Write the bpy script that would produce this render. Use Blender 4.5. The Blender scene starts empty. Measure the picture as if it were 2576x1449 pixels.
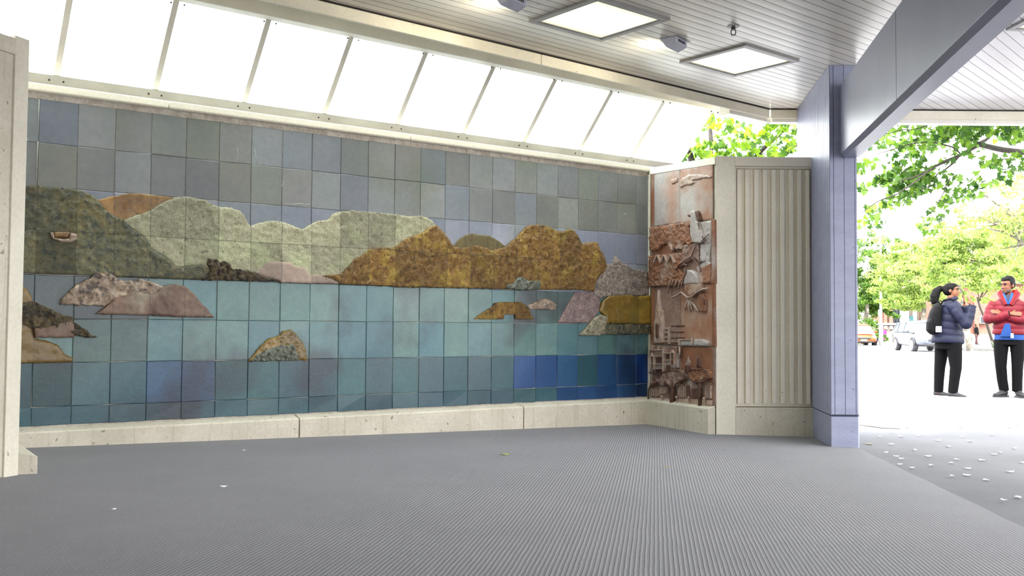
import bpy, bmesh, math, random
import numpy as np
from math import sin, cos, radians, pi, sqrt, atan, atan2, degrees
from mathutils import Vector, Matrix, noise
from mathutils.geometry import delaunay_2d_cdt
random.seed(7); RN = np.random.RandomState(7)
scene = bpy.context.scene
COL = scene.collection

# ------------------------------------------------------------------ camera
FPX = 2450.0
_p = atan(95.5/FPX); _r = atan(.0073)
_U0 = Vector((0, -sin(_p), cos(_p))); CF = Vector((0, cos(_p), sin(_p)))
CR = cos(_r)*Vector((1, 0, 0)) + sin(_r)*_U0
CU = -sin(_r)*Vector((1, 0, 0)) + cos(_r)*_U0
CC = Vector((0, 0, .86))
cam_d = bpy.data.cameras.new('camera'); cam = bpy.data.objects.new('camera', cam_d); COL.objects.link(cam)
cam_d.sensor_width = 36; cam_d.lens = FPX/2576*36; cam_d.clip_end = 500; cam_d.clip_start = .05
cam.matrix_world = Matrix(((CR.x, CU.x, -CF.x, 0), (CR.y, CU.y, -CF.y, 0), (CR.z, CU.z, -CF.z, CC.z), (0, 0, 0, 1)))
scene.camera = cam

# ------------------------------------------------------------------ light
scene.view_settings.view_transform = 'Standard'; scene.view_settings.look = 'None'
scene.view_settings.exposure = 0.22; scene.view_settings.gamma = 1; scene.view_settings.use_curve_mapping = False
w = bpy.data.worlds.new('sky'); scene.world = w; w.use_nodes = True
bg = w.node_tree.nodes['Background']; bg.inputs[0].default_value = (.97, .98, 1, 1)
_wt = w.node_tree; _tc = _wt.nodes.new('ShaderNodeTexCoord'); _sx = _wt.nodes.new('ShaderNodeSeparateXYZ'); _mr = _wt.nodes.new('ShaderNodeMapRange')   # overcast sky, brighter overhead
_wt.links.new(_tc.outputs['Generated'], _sx.inputs[0]); _wt.links.new(_sx.outputs[2], _mr.inputs[0])
_mr.inputs[1].default_value = 0; _mr.inputs[2].default_value = 1; _mr.inputs[3].default_value = 5.1; _mr.inputs[4].default_value = 14.5
_wt.links.new(_mr.outputs[0], bg.inputs[1])
sun_d = bpy.data.lights.new('sun', 'SUN'); sun_d.energy = 5.0; sun_d.angle = radians(2.5); sun_d.color = (1, .95, .86)
sun = bpy.data.objects.new('sun', sun_d); COL.objects.link(sun)
sun.rotation_euler = Vector((.28, .74, -.61)).to_track_quat('-Z', 'Y').to_euler()

# ------------------------------------------------------------------ helpers
def ray(x, y): return CF + CR*float((x-1288)/FPX) - CU*float((y-724.5)/FPX)
def onz(x, y, z):
    d = ray(x, y); return CC + d*((z-CC.z)/d.z)
def onp(x, y, P, n):
    d = ray(x, y); return CC + d*((Vector(P)-CC).dot(n)/d.dot(n))
def aty(x, y, Y):
    d = ray(x, y); return CC + d*(Y/d.y)

def lin(c):
    return tuple(((v/255)/12.92 if v/255 <= .04045 else ((v/255+.055)/1.055)**2.4) for v in c)
def rgba(c): return (*lin(c), 1)

class NT:
    def __init__(s, m): s.t = m.node_tree; s.n = s.t.nodes; s.l = s.t.links
    def new(s, ty, **kw):
        x = s.n.new(ty)
        for k, v in kw.items(): setattr(x, k, v)
        return x
    def set(s, node, i, v):
        if isinstance(v, bpy.types.NodeSocket): s.l.new(v, node.inputs[i])
        else: node.inputs[i].default_value = v
    def math(s, op, a, b=0, c=None):
        x = s.new('ShaderNodeMath', operation=op); s.set(x, 0, a); s.set(x, 1, b)
        if c is not None: s.set(x, 2, c)
        return x.outputs[0]
    def mix(s, f, a, b, blend='MIX'):
        x = s.new('ShaderNodeMix', data_type='RGBA', blend_type=blend)
        s.set(x, 0, f); s.set(x, 6, a); s.set(x, 7, b); return x.outputs[2]
    def noise(s, scale, vec=None, detail=4, dist=0, rough=.55):
        x = s.new('ShaderNodeTexNoise'); s.set(x, 'Scale', scale); s.set(x, 'Detail', detail); s.set(x, 'Distortion', dist); s.set(x, 'Roughness', rough)
        if vec is not None: s.l.new(vec, x.inputs['Vector'])
        return x.outputs[0]
    def ramp(s, f, *stops):
        x = s.new('ShaderNodeValToRGB'); e = x.color_ramp.elements
        while len(e) < len(stops): e.new(.5)
        for k, (p, c) in enumerate(stops): e[k].position = p; e[k].color = c if len(c) == 4 else (*c, 1)
        s.l.new(f, x.inputs[0]); return x.outputs[0]
    def obj(s, scale=(1, 1, 1)):
        t = s.new('ShaderNodeTexCoord'); m = s.new('ShaderNodeMapping'); m.inputs['Scale'].default_value = scale
        s.l.new(t.outputs['Object'], m.inputs[0]); return m.outputs[0]
    def xyz(s, v):
        x = s.new('ShaderNodeSeparateXYZ'); s.l.new(v, x.inputs[0]); return x.outputs
    def bump(s, h, strength=.3, dist=.01):
        x = s.new('ShaderNodeBump'); s.set(x, 'Strength', strength); s.set(x, 'Distance', dist); s.l.new(h, x.inputs['Height']); return x.outputs[0]
BW = lambda v: (v, v, v, 1)
def newmat(name):
    m = bpy.data.materials.new(name); m.use_nodes = True
    t = NT(m); b = t.n['Principled BSDF']; return m, t, b

def stone(name, c1, c2, scale=6, rough=.7, bump=.2, bdist=.004, bscale=60, spots=None, spotdens=.66, spotscale=30, attr=False, tile=None, fine=.25, stretch=(1, 1, 1), dist=0, spec=.5, c3=None, streaks=None):
    """mottled solid surface: two colours mixed by noise, optional dark spots, tile grid, bump"""
    m, t, b = newmat(name); v = t.obj(stretch)
    f = t.ramp(t.noise(scale, v, 5, dist), (.35, BW(0)), (.65, BW(1)))
    c = t.mix(f, rgba(c1), rgba(c2))
    if c3 is not None:
        f3 = t.ramp(t.noise(scale*.37, t.obj((1.3, 1.1, 1)), 3, 0), (.52, BW(0)), (.66, BW(1))); c = t.mix(f3, c, rgba(c3))
    if attr:
        a = t.new('ShaderNodeAttribute', attribute_name='tint'); c = t.mix(1.0, c, a.outputs[0], 'MULTIPLY')
    if name.endswith('_glaze'): c = t.mix(1, c, (1.16, 1.11, 1.08, 1) if 'sky' in name else ((.98, .95, .85, 1) if 'sea' in name else BW(.80)), 'MULTIPLY')
    fn = t.noise(bscale, v, 4, dist*2)
    c = t.mix(fine, c, t.mix(1, c, t.ramp(fn, (.3, BW(.25)), (.7, BW(1.75))), 'MULTIPLY'))
    if spots is not None:
        sp = t.ramp(t.noise(spotscale, t.obj(), 3), (spotdens, BW(0)), (spotdens+.04, BW(1))); c = t.mix(t.math('MULTIPLY', sp, .75), c, rgba(spots))
    if streaks is not None:
        st = t.ramp(t.noise(5, t.obj((6, 6, .35)), 4), (.56, BW(0)), (.72, BW(1))); c = t.mix(t.math('MULTIPLY', st, .45), c, rgba(streaks))
    h = t.math('MULTIPLY', fn, 1)
    if tile is not None:                       # ceramic tile joints running through the relief
        x, y, z = t.xyz(t.obj()); tw, x0, th, z0, jw = tile
        fx = t.math('ABSOLUTE', t.math('SUBTRACT', t.math('FRACT', t.math('DIVIDE', t.math('SUBTRACT', x, x0-50*tw-tw/2), tw)), .5))
        fz = t.math('ABSOLUTE', t.math('SUBTRACT', t.math('FRACT', t.math('DIVIDE', t.math('SUBTRACT', z, z0-50*th-th/2), th)), .5))
        jx = t.math('LESS_THAN', fx, jw/tw); jz = t.math('LESS_THAN', fz, jw/th); j = t.math('MAXIMUM', jx, jz)
        cb = t.new('ShaderNodeCombineXYZ')
        t.l.new(t.math('FLOOR', t.math('DIVIDE', t.math('SUBTRACT', x, x0-50*tw), tw)), cb.inputs[0]); t.l.new(t.math('FLOOR', t.math('DIVIDE', t.math('SUBTRACT', z, z0-50*th), th)), cb.inputs[1])
        wn = t.new('ShaderNodeTexWhiteNoise', noise_dimensions='3D'); t.l.new(cb.outputs[0], wn.inputs[0])
        c = t.mix(1, c, t.ramp(wn.outputs[0], (0, BW(.70)), (1, BW(1.18))), 'MULTIPLY')
        c = t.mix(t.math('MULTIPLY', j, .55), c, rgba((60, 55, 45)))
        h = t.math('SUBTRACT', h, t.math('MULTIPLY', j, .6))
    t.l.new(c, b.inputs['Base Color']); b.inputs['Roughness'].default_value = rough; b.inputs['Specular IOR Level'].default_value = spec
    if bump: t.l.new(t.bump(h, bump, bdist), b.inputs['Normal'])
    return m

def plain(name, c, rough=.5, metal=0, bump=0, bscale=80, var=.08, emit=None, es=1, spec=.5):
    m, t, b = newmat(name)
    n = t.noise(bscale*.15, t.obj(), 4)
    cc = t.mix(1, rgba(c), t.ramp(n, (.3, BW(1-var)), (.7, BW(1+var))), 'MULTIPLY')
    t.l.new(cc, b.inputs['Base Color']); b.inputs['Roughness'].default_value = rough; b.inputs['Metallic'].default_value = metal
    b.inputs['Specular IOR Level'].default_value = spec
    if bump: t.l.new(t.bump(t.noise(bscale, t.obj(), 3), bump, .003), b.inputs['Normal'])
    if emit: b.inputs['Emission Color'].default_value = rgba(emit); b.inputs['Emission Strength'].default_value = es
    return m

def empty(name, loc=(0, 0, 0), rz=0, parent=None):
    o = bpy.data.objects.new(name, None); COL.objects.link(o); o.location = loc; o.rotation_euler = (0, 0, rz); o.empty_display_size = .1
    if parent: o.parent = parent
    return o
def tag(o, label=None, cat=None, group=None, kind=None):
    if label: o['label'] = label
    if cat: o['category'] = cat
    if group: o['group'] = group
    if kind: o['kind'] = kind
    return o
def link(name, me, mat, parent=None, smooth=False):
    o = bpy.data.objects.new(name, me); COL.objects.link(o)
    for mm in (mat if isinstance(mat, (list, tuple)) else [mat]): me.materials.append(mm)
    if smooth:
        me.polygons.foreach_set('use_smooth', [True]*len(me.polygons))
    if parent: o.parent = parent
    return o
def fin(name, bm, mat, parent=None, smooth=False, bevel=0):
    bmesh.ops.recalc_face_normals(bm, faces=bm.faces)
    me = bpy.data.meshes.new(name); bm.to_mesh(me); bm.free()
    o = link(name, me, mat, parent, smooth)
    if bevel:
        md = o.modifiers.new('bevel', 'BEVEL'); md.width = bevel; md.segments = 2; md.limit_method = 'ANGLE'
    return o
def box(bm, x0, x1, y0, y1, z0, z1, M=None):
    vs = [bm.verts.new((x, y, z)) for x in (x0, x1) for y in (y0, y1) for z in (z0, z1)]
    if M is not None:
        for v in vs: v.co = M @ v.co
    for f in ((0, 1, 3, 2), (4, 6, 7, 5), (0, 4, 5, 1), (2, 3, 7, 6), (0, 2, 6, 4), (1, 5, 7, 3)): bm.faces.new([vs[i] for i in f])
    return vs
def prism(bm, pts, z0, z1, zf=None):
    """vertical prism on plan polygon"""
    a = [bm.verts.new((p[0], p[1], z0 if zf is None else zf(p[0], p[1]))) for p in pts]; b = [bm.verts.new((p[0], p[1], z1)) for p in pts]
    n = len(pts); bm.faces.new(a[::-1]); bm.faces.new(b)
    for i in range(n): bm.faces.new((a[i], a[(i+1) % n], b[(i+1) % n], b[i]))
def sprism(bm, pts, y0, y1):
    """prism on an (x,z) polygon running from y0 to y1"""
    a = [bm.verts.new((p[0], y0, p[1])) for p in pts]; b = [bm.verts.new((p[0], y1, p[1])) for p in pts]
    n = len(pts)
    bm.faces.new(a); bm.faces.new(b[::-1])
    for i in range(n): bm.faces.new((a[i], b[i], b[(i+1) % n], a[(i+1) % n]))
def sweep(bm, prof, A, B, inn):
    """profile [(distance along inn, z)] swept from plan point A to B"""
    A = Vector(A); B = Vector(B); inn = Vector(inn)
    a = [bm.verts.new((A.x+inn.x*d, A.y+inn.y*d, z)) for d, z in prof]; b = [bm.verts.new((B.x+inn.x*d, B.y+inn.y*d, z)) for d, z in prof]
    n = len(prof); bm.faces.new(a); bm.faces.new(b[::-1])
    for i in range(n): bm.faces.new((a[i], b[i], b[(i+1) % n], a[(i+1) % n]))
def tube(bm, pts, rad, seg=10, cap=True, squash=None):
    """tube along pts; rad a number or a list of numbers or (a,b) pairs; squash fixes the a-axis direction"""
    pts = [Vector(p) for p in pts]; n = len(pts); rings = []; prev = None
    for i in range(n):
        t = (pts[min(i+1, n-1)]-pts[max(i-1, 0)]).normalized()
        ref = Vector(squash) if squash is not None else (prev if prev is not None else (Vector((0, 0, 1)) if abs(t.z) < .9 else Vector((1, 0, 0))))
        a = (ref - t*ref.dot(t))
        if a.length < 1e-5: a = t.orthogonal()
        a.normalize(); prev = a; b = t.cross(a)
        r = rad[i] if isinstance(rad, (list, tuple)) else rad
        ra, rb = r if isinstance(r, (list, tuple)) else (r, r)
        rings.append([bm.verts.new(pts[i]+a*ra*cos(2*pi*k/seg)+b*rb*sin(2*pi*k/seg)) for k in range(seg)])
    for i in range(n-1):
        for k in range(seg): bm.faces.new((rings[i][k], rings[i][(k+1) % seg], rings[i+1][(k+1) % seg], rings[i+1][k]))
    if cap: bm.faces.new(rings[0][::-1]); bm.faces.new(rings[-1])
    return rings
def ball(bm, c, r, seg=14, M=None):
    r = r if isinstance(r, (tuple, list)) else (r, r, r)
    mat = Matrix.Translation(c) @ (M if M is not None else Matrix.Identity(4)) @ Matrix.Diagonal((*r, 1))
    bmesh.ops.create_uvsphere(bm, u_segments=seg, v_segments=max(6, seg*2//3), radius=1, matrix=mat)
def gz(y):       # fall of the street away from the canopy
    P = [(-50, -.15), (15, -.15), (49, -.25), (87, -.49), (115, -.80), (200, -1.9)]
    for (a, za), (b, zb) in zip(P, P[1:]):
        if y <= b: return za+(zb-za)*(y-a)/(b-a)
    return -1.9
def cz(x, y): return -.02035*(x+3.33)-.0129*(y-6.713)      # carpeted floor, gently falling to the right

# ------------------------------------------------------------------ materials
M = {}
M['cream'] = stone('cream_paint', (222, 216, 199), (212, 206, 189), 2.5, .62, .18, .003, 45, spots=(120, 112, 92), spotdens=.70, spotscale=26, fine=.08)
M['cream_base'] = stone('cream_paint_scuffed_dimmed', (206, 199, 183), (190, 183, 166), 3.0, .66, .25, .003, 45, spots=(110, 100, 78), spotdens=.67, spotscale=20, fine=.1, streaks=(150, 140, 112))  # scuffed, with base colour also lowered to imitate dimmer light
M['cream_fluted'] = stone('cream_paint_fluted_lit', (228, 221, 204), (220, 212, 195), 2.0, .6, .15, .003, 60, spots=(100, 95, 85), spotdens=.72, spotscale=34, fine=.06)  # same cream paint, base colour raised to imitate brighter light here
M['white_metal'] = stone('off_white_metal', (228, 224, 212), (216, 211, 199), 3, .5, .08, .002, 40, spots=(120, 108, 92), spotdens=.74, spotscale=18, fine=.05)
M['rail_grey'] = stone('dimmed_rail_metal', (150, 147, 141), (138, 134, 127), 3, .55, .08, .002, 40, spots=(110, 100, 86), spotdens=.74, spotscale=18, fine=.05)  # base colour darkened to offset strong bounce light from the coping
M['fascia'] = stone('fascia_paint', (234, 227, 206), (218, 210, 188), 2.2, .6, .1, .002, 40, spots=(120, 100, 80), spotdens=.72, spotscale=16, fine=.06)
M['dark_gap'] = plain('dark_joint', (40, 34, 30), .9)
M['blue'] = stone('blue_grey_paint', (144, 148, 172), (134, 138, 162), 3, .38, .35, .003, 30, spots=(88, 92, 120), spotdens=.71, spotscale=30, fine=.07, stretch=(1, 1, 3.5))
M['blue_beam'] = stone('blue_grey_beam_paint', (124, 126, 144), (116, 118, 137), 1.5, .34, .05, .002, 20, fine=.03)
M['blue_dark'] = plain('blue_joint', (48, 52, 72), .7)
M['mortar'] = stone('mortar', (186, 180, 172), (156, 146, 136), 12, .85, .3, .004, 60)

def carpet_mat():
    m, t, b = newmat('ribbed_carpet'); v = t.obj(); x, y, z = t.xyz(v)
    a = radians(81.6)
    u = t.math('SUBTRACT', t.math('MULTIPLY', x, sin(a)), t.math('MULTIPLY', y, cos(a)))
    u = t.math('ADD', u, t.math('MULTIPLY', t.math('SUBTRACT', t.noise(9, v, 2), .5), .006))
    tri = t.math('ABSOLUTE', t.math('SUBTRACT', t.math('FRACT', t.math('DIVIDE', t.math('ADD', u, 100), .0185)), .5))   # 0 centre of rib, .5 groove
    rib = t.ramp(tri, (.24, BW(1)), (.36, BW(0)))
    n1 = t.noise(420, v, 2); n2 = t.noise(1.1, v, 4); n3 = t.noise(60, v, 4)
    base = t.mix(t.ramp(n2, (.35, BW(0)), (.65, BW(1))), rgba((101, 99, 106)), rgba((87, 86, 95)))
    base = t.mix(1, base, t.ramp(n1, (.3, BW(.68)), (.7, BW(1.32))), 'MULTIPLY')
    base = t.mix(1, base, t.ramp(n3, (.3, BW(.86)), (.72, BW(1.12))), 'MULTIPLY')
    sp = t.ramp(t.noise(95, v, 1), (.735, BW(0)), (.76, BW(1)))
    base = t.mix(t.math('MULTIPLY', sp, .5), base, rgba((190, 188, 190)))
    c = t.mix(rib, rgba((34, 33, 39)), base)
    t.l.new(c, b.inputs['Base Color']); b.inputs['Roughness'].default_value = .9; b.inputs['Specular IOR Level'].default_value = .25
    b.inputs['Sheen Weight'].default_value = .25
    t.l.new(t.bump(t.math('ADD', rib, t.math('MULTIPLY', n1, .5)), .6, .003), b.inputs['Normal'])
    return m
M['carpet'] = carpet_mat()

def board_mat(name, ang, c1, c2):
    m, t, b = newmat(name); v = t.obj(); x, y, z = t.xyz(v); a = radians(ang)
    u = t.math('DIVIDE', t.math('ADD', t.math('SUBTRACT', t.math('MULTIPLY', y, cos(a)), t.math('MULTIPLY', x, sin(a))), 60), .0897)
    f = t.math('FRACT', u)
    groove = t.ramp(f, (0, BW(0)), (.06, BW(0)), (.11, BW(1)), (1, BW(1)))
    wn = t.new('ShaderNodeTexWhiteNoise', noise_dimensions='1D'); t.l.new(t.math('FLOOR', u), wn.inputs['W'])
    base = t.mix(t.ramp(t.noise(1.3, v, 4), (.35, BW(0)), (.65, BW(1))), rgba(c1), rgba(c2))
    base = t.mix(1, base, t.ramp(wn.outputs[0], (0, BW(.92)), (1, BW(1.06))), 'MULTIPLY')
    sp = t.ramp(t.noise(20, v, 2), (.72, BW(0)), (.75, BW(1))); base = t.mix(t.math('MULTIPLY', sp, .4), base, rgba((110, 100, 90)))
    c = t.mix(groove, rgba((92, 86, 82)), base)
    t.l.new(c, b.inputs['Base Color']); b.inputs['Roughness'].default_value = .30
    crown = t.math('MULTIPLY', t.math('ABSOLUTE', t.math('SUBTRACT', f, .53)), -.5)
    t.l.new(t.bump(t.math('ADD', groove, crown), .6, .004), b.inputs['Normal'])
    return m
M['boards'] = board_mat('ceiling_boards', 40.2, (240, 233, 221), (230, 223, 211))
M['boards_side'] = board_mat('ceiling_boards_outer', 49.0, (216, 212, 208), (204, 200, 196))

def asphalt():
    m, t, b = newmat('pavement_asphalt'); v = t.obj()
    c = t.mix(t.ramp(t.noise(.8, v, 5), (.35, BW(0)), (.65, BW(1))), rgba((104, 104, 108)), rgba((88, 88, 93)))
    c = t.mix(1, c, t.ramp(t.noise(240, v, 3), (.3, BW(.82)), (.7, BW(1.16))), 'MULTIPLY')
    d = t.ramp(t.noise(.55, t.obj((1, 2.2, 1)), 5), (.56, BW(0)), (.68, BW(1))); c = t.mix(t.math('MULTIPLY', d, .45), c, rgba((84, 85, 92)))
    t.l.new(c, b.inputs['Base Color']); b.inputs['Roughness'].default_value = .8
    t.l.new(t.bump(t.noise(200, v, 3), .4, .003), b.inputs['Normal']); return m
M['asphalt'] = asphalt()
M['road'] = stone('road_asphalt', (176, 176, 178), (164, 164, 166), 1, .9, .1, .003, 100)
M['kerb'] = stone('kerb_concrete', (104, 103, 100), (90, 88, 85), 3, .85, .1, .003, 50)

# ------------------------------------------------------------------ floor and ground
def edge_x(y): return 2.48+(y-4.743)*(2.92-2.48)/(8.2-4.743)
bm = bmesh.new()
pts = [(-9, -7), (edge_x(-7), -7), (edge_x(8.25), 8.25), (2.96, 9.4), (1.9, 10.6), (-9, 10.6)]
prism(bm, [(p[0], p[1]) for p in pts], 0, 0)
bmesh.ops.delete(bm, geom=bm.verts[:], context='VERTS')
vs = [bm.verts.new((x, y, cz(x, y))) for x, y in pts]; vb = [bm.verts.new((x, y, cz(x, y)-.012)) for x, y in pts]
bm.faces.new(vs); bm.faces.new(vb[::-1])
for i in range(len(pts)): bm.faces.new((vs[i], vb[i], vb[(i+1) % len(pts)], vs[(i+1) % len(pts)]))
floor = fin('floor', bm, M['carpet']); tag(floor, kind='structure')

def pz(x, y):     # asphalt meets the carpet edge flush and levels out beyond it
    d = max(0, x-edge_x(min(y, 8.3))); k = min(1, d/2.5); k = k*k*(3-2*k)
    z0 = cz(min(x, edge_x(min(y, 8.3))), min(y, 8.3))-.006
    if x < edge_x(min(y, 8.3)): z0 -= .02
    if y > 8.3: k = max(k, min(1, (y-8.3)/2.5)); 
    return z0*(1-k)+(-.15)*k
bm = bmesh.new()
xs = [-14, -9, -5, -2, 0, 1.5, 2.2, 2.6, 2.9, 3.2, 3.6, 4.1, 4.6, 5.2, 6, 8, 11, 15, 22]; ys = [-9, -5, -2, 0, 2, 3.5, 5, 6, 7, 7.6, 8.2, 8.8, 9.6, 10.6, 12, 14, 16, 18.5]
# refine so the asphalt follows the slanting carpet edge
g = [[bm.verts.new((x+(edge_x(min(y, 8.3))-2.9 if 2.2 <= x <= 4.1 else 0), y, 0)) for x in xs] for y in ys]
for row in g:
    for v in row: v.co.z = pz(v.co.x, v.co.y)
for j in range(len(ys)-1):
    for i in range(len(xs)-1): bm.faces.new((g[j][i], g[j][i+1], g[j+1][i+1], g[j+1][i]))
tag(fin('pavement', bm, M['asphalt'], smooth=True), 'grey asphalt pavement scattered with petals beyond the carpet', 'pavement', kind='structure')
bm = bmesh.new(); vs = [bm.verts.new(v) for v in ((-30, -60, -.08), (30, -60, -.08), (30, -8.9, -.08), (-30, -8.9, -.08))]; bm.faces.new(vs); tag(fin('bounce_ground', bm, M['road']), 'unseen pale ground behind the shelter, added to bounce light', 'pavement', kind='structure')  # unseen plane added behind the viewer to bounce light onto ceiling and walls
bm = bmesh.new(); prev = None
for y in (18.5, 25, 34, 49, 60, 75, 87, 100, 115, 150, 200):
    row = [bm.verts.new((-80, y, gz(y)-(.02 if y < 19 else 0))), bm.verts.new((140, y, gz(y)-(.02 if y < 19 else 0)))]
    if prev: bm.faces.new((prev[0], prev[1], row[1], row[0]))
    prev = row
tag(fin('road', bm, M['road']), 'sunlit pale road falling away from the canopy', 'road', kind='structure')

# ------------------------------------------------------------------ mural wall frame
BL = onz(65, 1089, .102); BR = onz(1605, 1009, .102)
UA = atan2(BR.y-BL.y, BR.x-BL.x); U = Vector((cos(UA), sin(UA), 0)); N = Vector((U.y, -U.x, 0))     # N points at the room
P0 = BL-N*.10; P0.z = 0
def MP(x, y):
    P = onp(x, y, P0, N); d = P-P0; return (d.dot(U), P.z)
SEND = 5.90       # wall runs s = -.30 .. SEND
TOPZ = 2.485
bm = bmesh.new(); sweep(bm, [(.001, -.3), (.001, TOPZ), (-.22, TOPZ), (-.22, -.3)], P0-U*.45, P0+U*(SEND+.12), N)
tag(fin('wall_back', bm, M['mortar']), kind='structure')
# splayed ledge along the foot of the mural
bm = bmesh.new()
for s0, s1 in ((-.30, 1.99), (2.0, 4.22), (4.23, SEND+.0)):
    sweep(bm, [(0, -.4), (0, .128), (.088, .106), (.10, .098), (.10, -.4)], P0+U*s0, P0+U*s1, N)
tag(fin('baseboard_back', bm, M['cream_base'], bevel=.004), kind='structure')
# coping above the tiles
bm = bmesh.new()
for s0, s1 in ((-.34, .93), (.94, 3.02), (3.03, 4.46), (4.47, SEND+.02)):
    sweep(bm, [(-.24, 2.485), (.022, 2.485), (.032, 2.495), (.032, 2.545), (-.24, 2.565)], P0+U*s0, P0+U*s1, N)
tag(fin('trim_1', bm, M['cream'], bevel=.006), 'cream coping along the top of the tiled mural', kind='structure')

# ------------------------------------------------------------------ tiled mural
mural = empty('tile_mural', (P0.x, P0.y, 0), UA)
tag(mural, 'long ceramic tile mural of brown hills and islands in a blue sea', 'mural')
TW, X0, TH, Z0 = .258, .045, .3105, .267
def tiles(name, rows, colour, mat, seed):
    rs = random.Random(seed); bm = bmesh.new(); lay = bm.loops.layers.float_color.new('tint')
    for r in rows:
        za = .135 if r == -1 else Z0+TH*r; zb = Z0 if r == -1 else Z0+TH*(r+1)
        zb = min(zb, 2.445)
        for c in range(-2, 23):
            xa = X0+TW*c; xb = xa+TW
            if xb > SEND-.01: xb = SEND-.005
            xa = max(xa, -.40)
            if xb-xa < .02: continue
            j = lambda: rs.uniform(-.003, .003)
            g_ = .0012; q = [(xa+g_+j()*.5, za+g_+j()), (xb-g_+j()*.5, za+g_+j()), (xb-g_+j()*.5, zb-g_+j()), (xa+g_+j()*.5, zb-g_+j())]
            dd = rs.uniform(.006, .010); tl = [dd+rs.uniform(-.002, .002) for _ in range(4)]
            a = [bm.verts.new((x, .006, z)) for x, z in q]
            cx = (xa+xb)/2; czz = (za+zb)/2; e = .0035
            b = [bm.verts.new((x, -t+.003, z)) for (x, z), t in zip(q, tl)]
            d = [bm.verts.new((x+(e if x < cx else -e), -t, z+(e if z < czz else -e))) for (x, z), t in zip(q, tl)]
            fs = [bm.faces.new(d)]
            for k in range(4):
                k2 = (k+1) % 4
                fs.append(bm.faces.new((b[k], b[k2], d[k2], d[k]))); fs.append(bm.faces.new((a[k], a[k2], b[k2], b[k])))
            col = colour(c, r, rs)
            for f in fs:
                for lp in f.loops: lp[lay] = (*col, 1)
    return fin(name, bm, mat, mural)
def sky_col(c, r, rs):
    base = [(98, 103, 105), (104, 108, 108), (112, 117, 119), (108, 112, 112)]
    k = rs.choice(base); j0 = rs.uniform(-11, 9); k = tuple(v+j0*.8+rs.uniform(-1, 1) for v in k)
    if rs.random() < .25: k = (k[0], k[1]+1, k[2]-5)
    if r == 4 or (r == 3 and True): k = (k[0]+8, k[1]+12, k[2]+26) if c > 0 else k
    elif rs.random() < .22: k = (k[0]+1, k[1]+4, k[2]+12)
    if c >= 14: k = tuple(v+8 for v in k)
    g = 1.04; return lin(tuple(v*g for v in k))
def sea_col(c, r, rs):
    if r in (2, 1):
        k = rs.choice([(92, 140, 144), (100, 146, 150), (82, 138, 150), (108, 146, 148), (88, 130, 132)])
        if r == 1: k = rs.choice([(86, 136, 148), (78, 130, 146), (98, 142, 148), (90, 138, 140)])
        if r == 1 and c in (9, 10, 12): k = (66, 126, 148)
        if c in (16, 17, 18) and r == 2: k = (96, 126, 130)
        if c < 3 and r == 2: k = (66, 84, 92)
        if c in (2, 1) and r == 1: k = (74, 108, 112)
    elif r == 0:
        k = rs.choice([(42, 86, 102), (50, 92, 110), (48, 96, 108), (56, 92, 106)])
        if c in (3, 4): k = (34, 80, 122)
        if c < 1: k = (36, 72, 84)
        if c in (16, 17): k = (28, 78, 142)
        if c in (18, 20, 21, 22): k = (34, 84, 134)
        if c == 22: k = (26, 74, 150)
    else:
        k = rs.choice([(44, 86, 102), (40, 80, 98), (56, 96, 110)])
        if c > 17: k = (32, 76, 132)
    j0 = rs.uniform(-7, 7); k = tuple(v+j0+rs.uniform(-2, 2) for v in k); g_ = sum(k)/3; k = tuple(max(10, (v*.80+g_*.20)*.94) for v in k) if r > 0 else tuple(v*.94 for v in k); return lin(k)
M['sky_tile'] = stone('grey_sky_glaze', (250, 250, 250), (226, 228, 232), 2.2, .42, .22, .004, 22, attr=True, fine=.10, spots=(196, 200, 196), spotdens=.75, spotscale=17, c3=(228, 232, 214))
M['sea_tile'] = stone('blue_sea_glaze', (252, 252, 250), (214, 226, 232), 3.1, .34, .22, .004, 24, attr=True, fine=.14, spots=(150, 150, 140), spotdens=.75, spotscale=24, c3=(176, 160, 170), dist=.5)
tiles('sky_tiles', (3, 4, 5, 6), sky_col, M['sky_tile'], 3)
tiles('sea_tiles', (-1, 0, 1, 2), sea_col, M['sea_tile'], 5)

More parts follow.
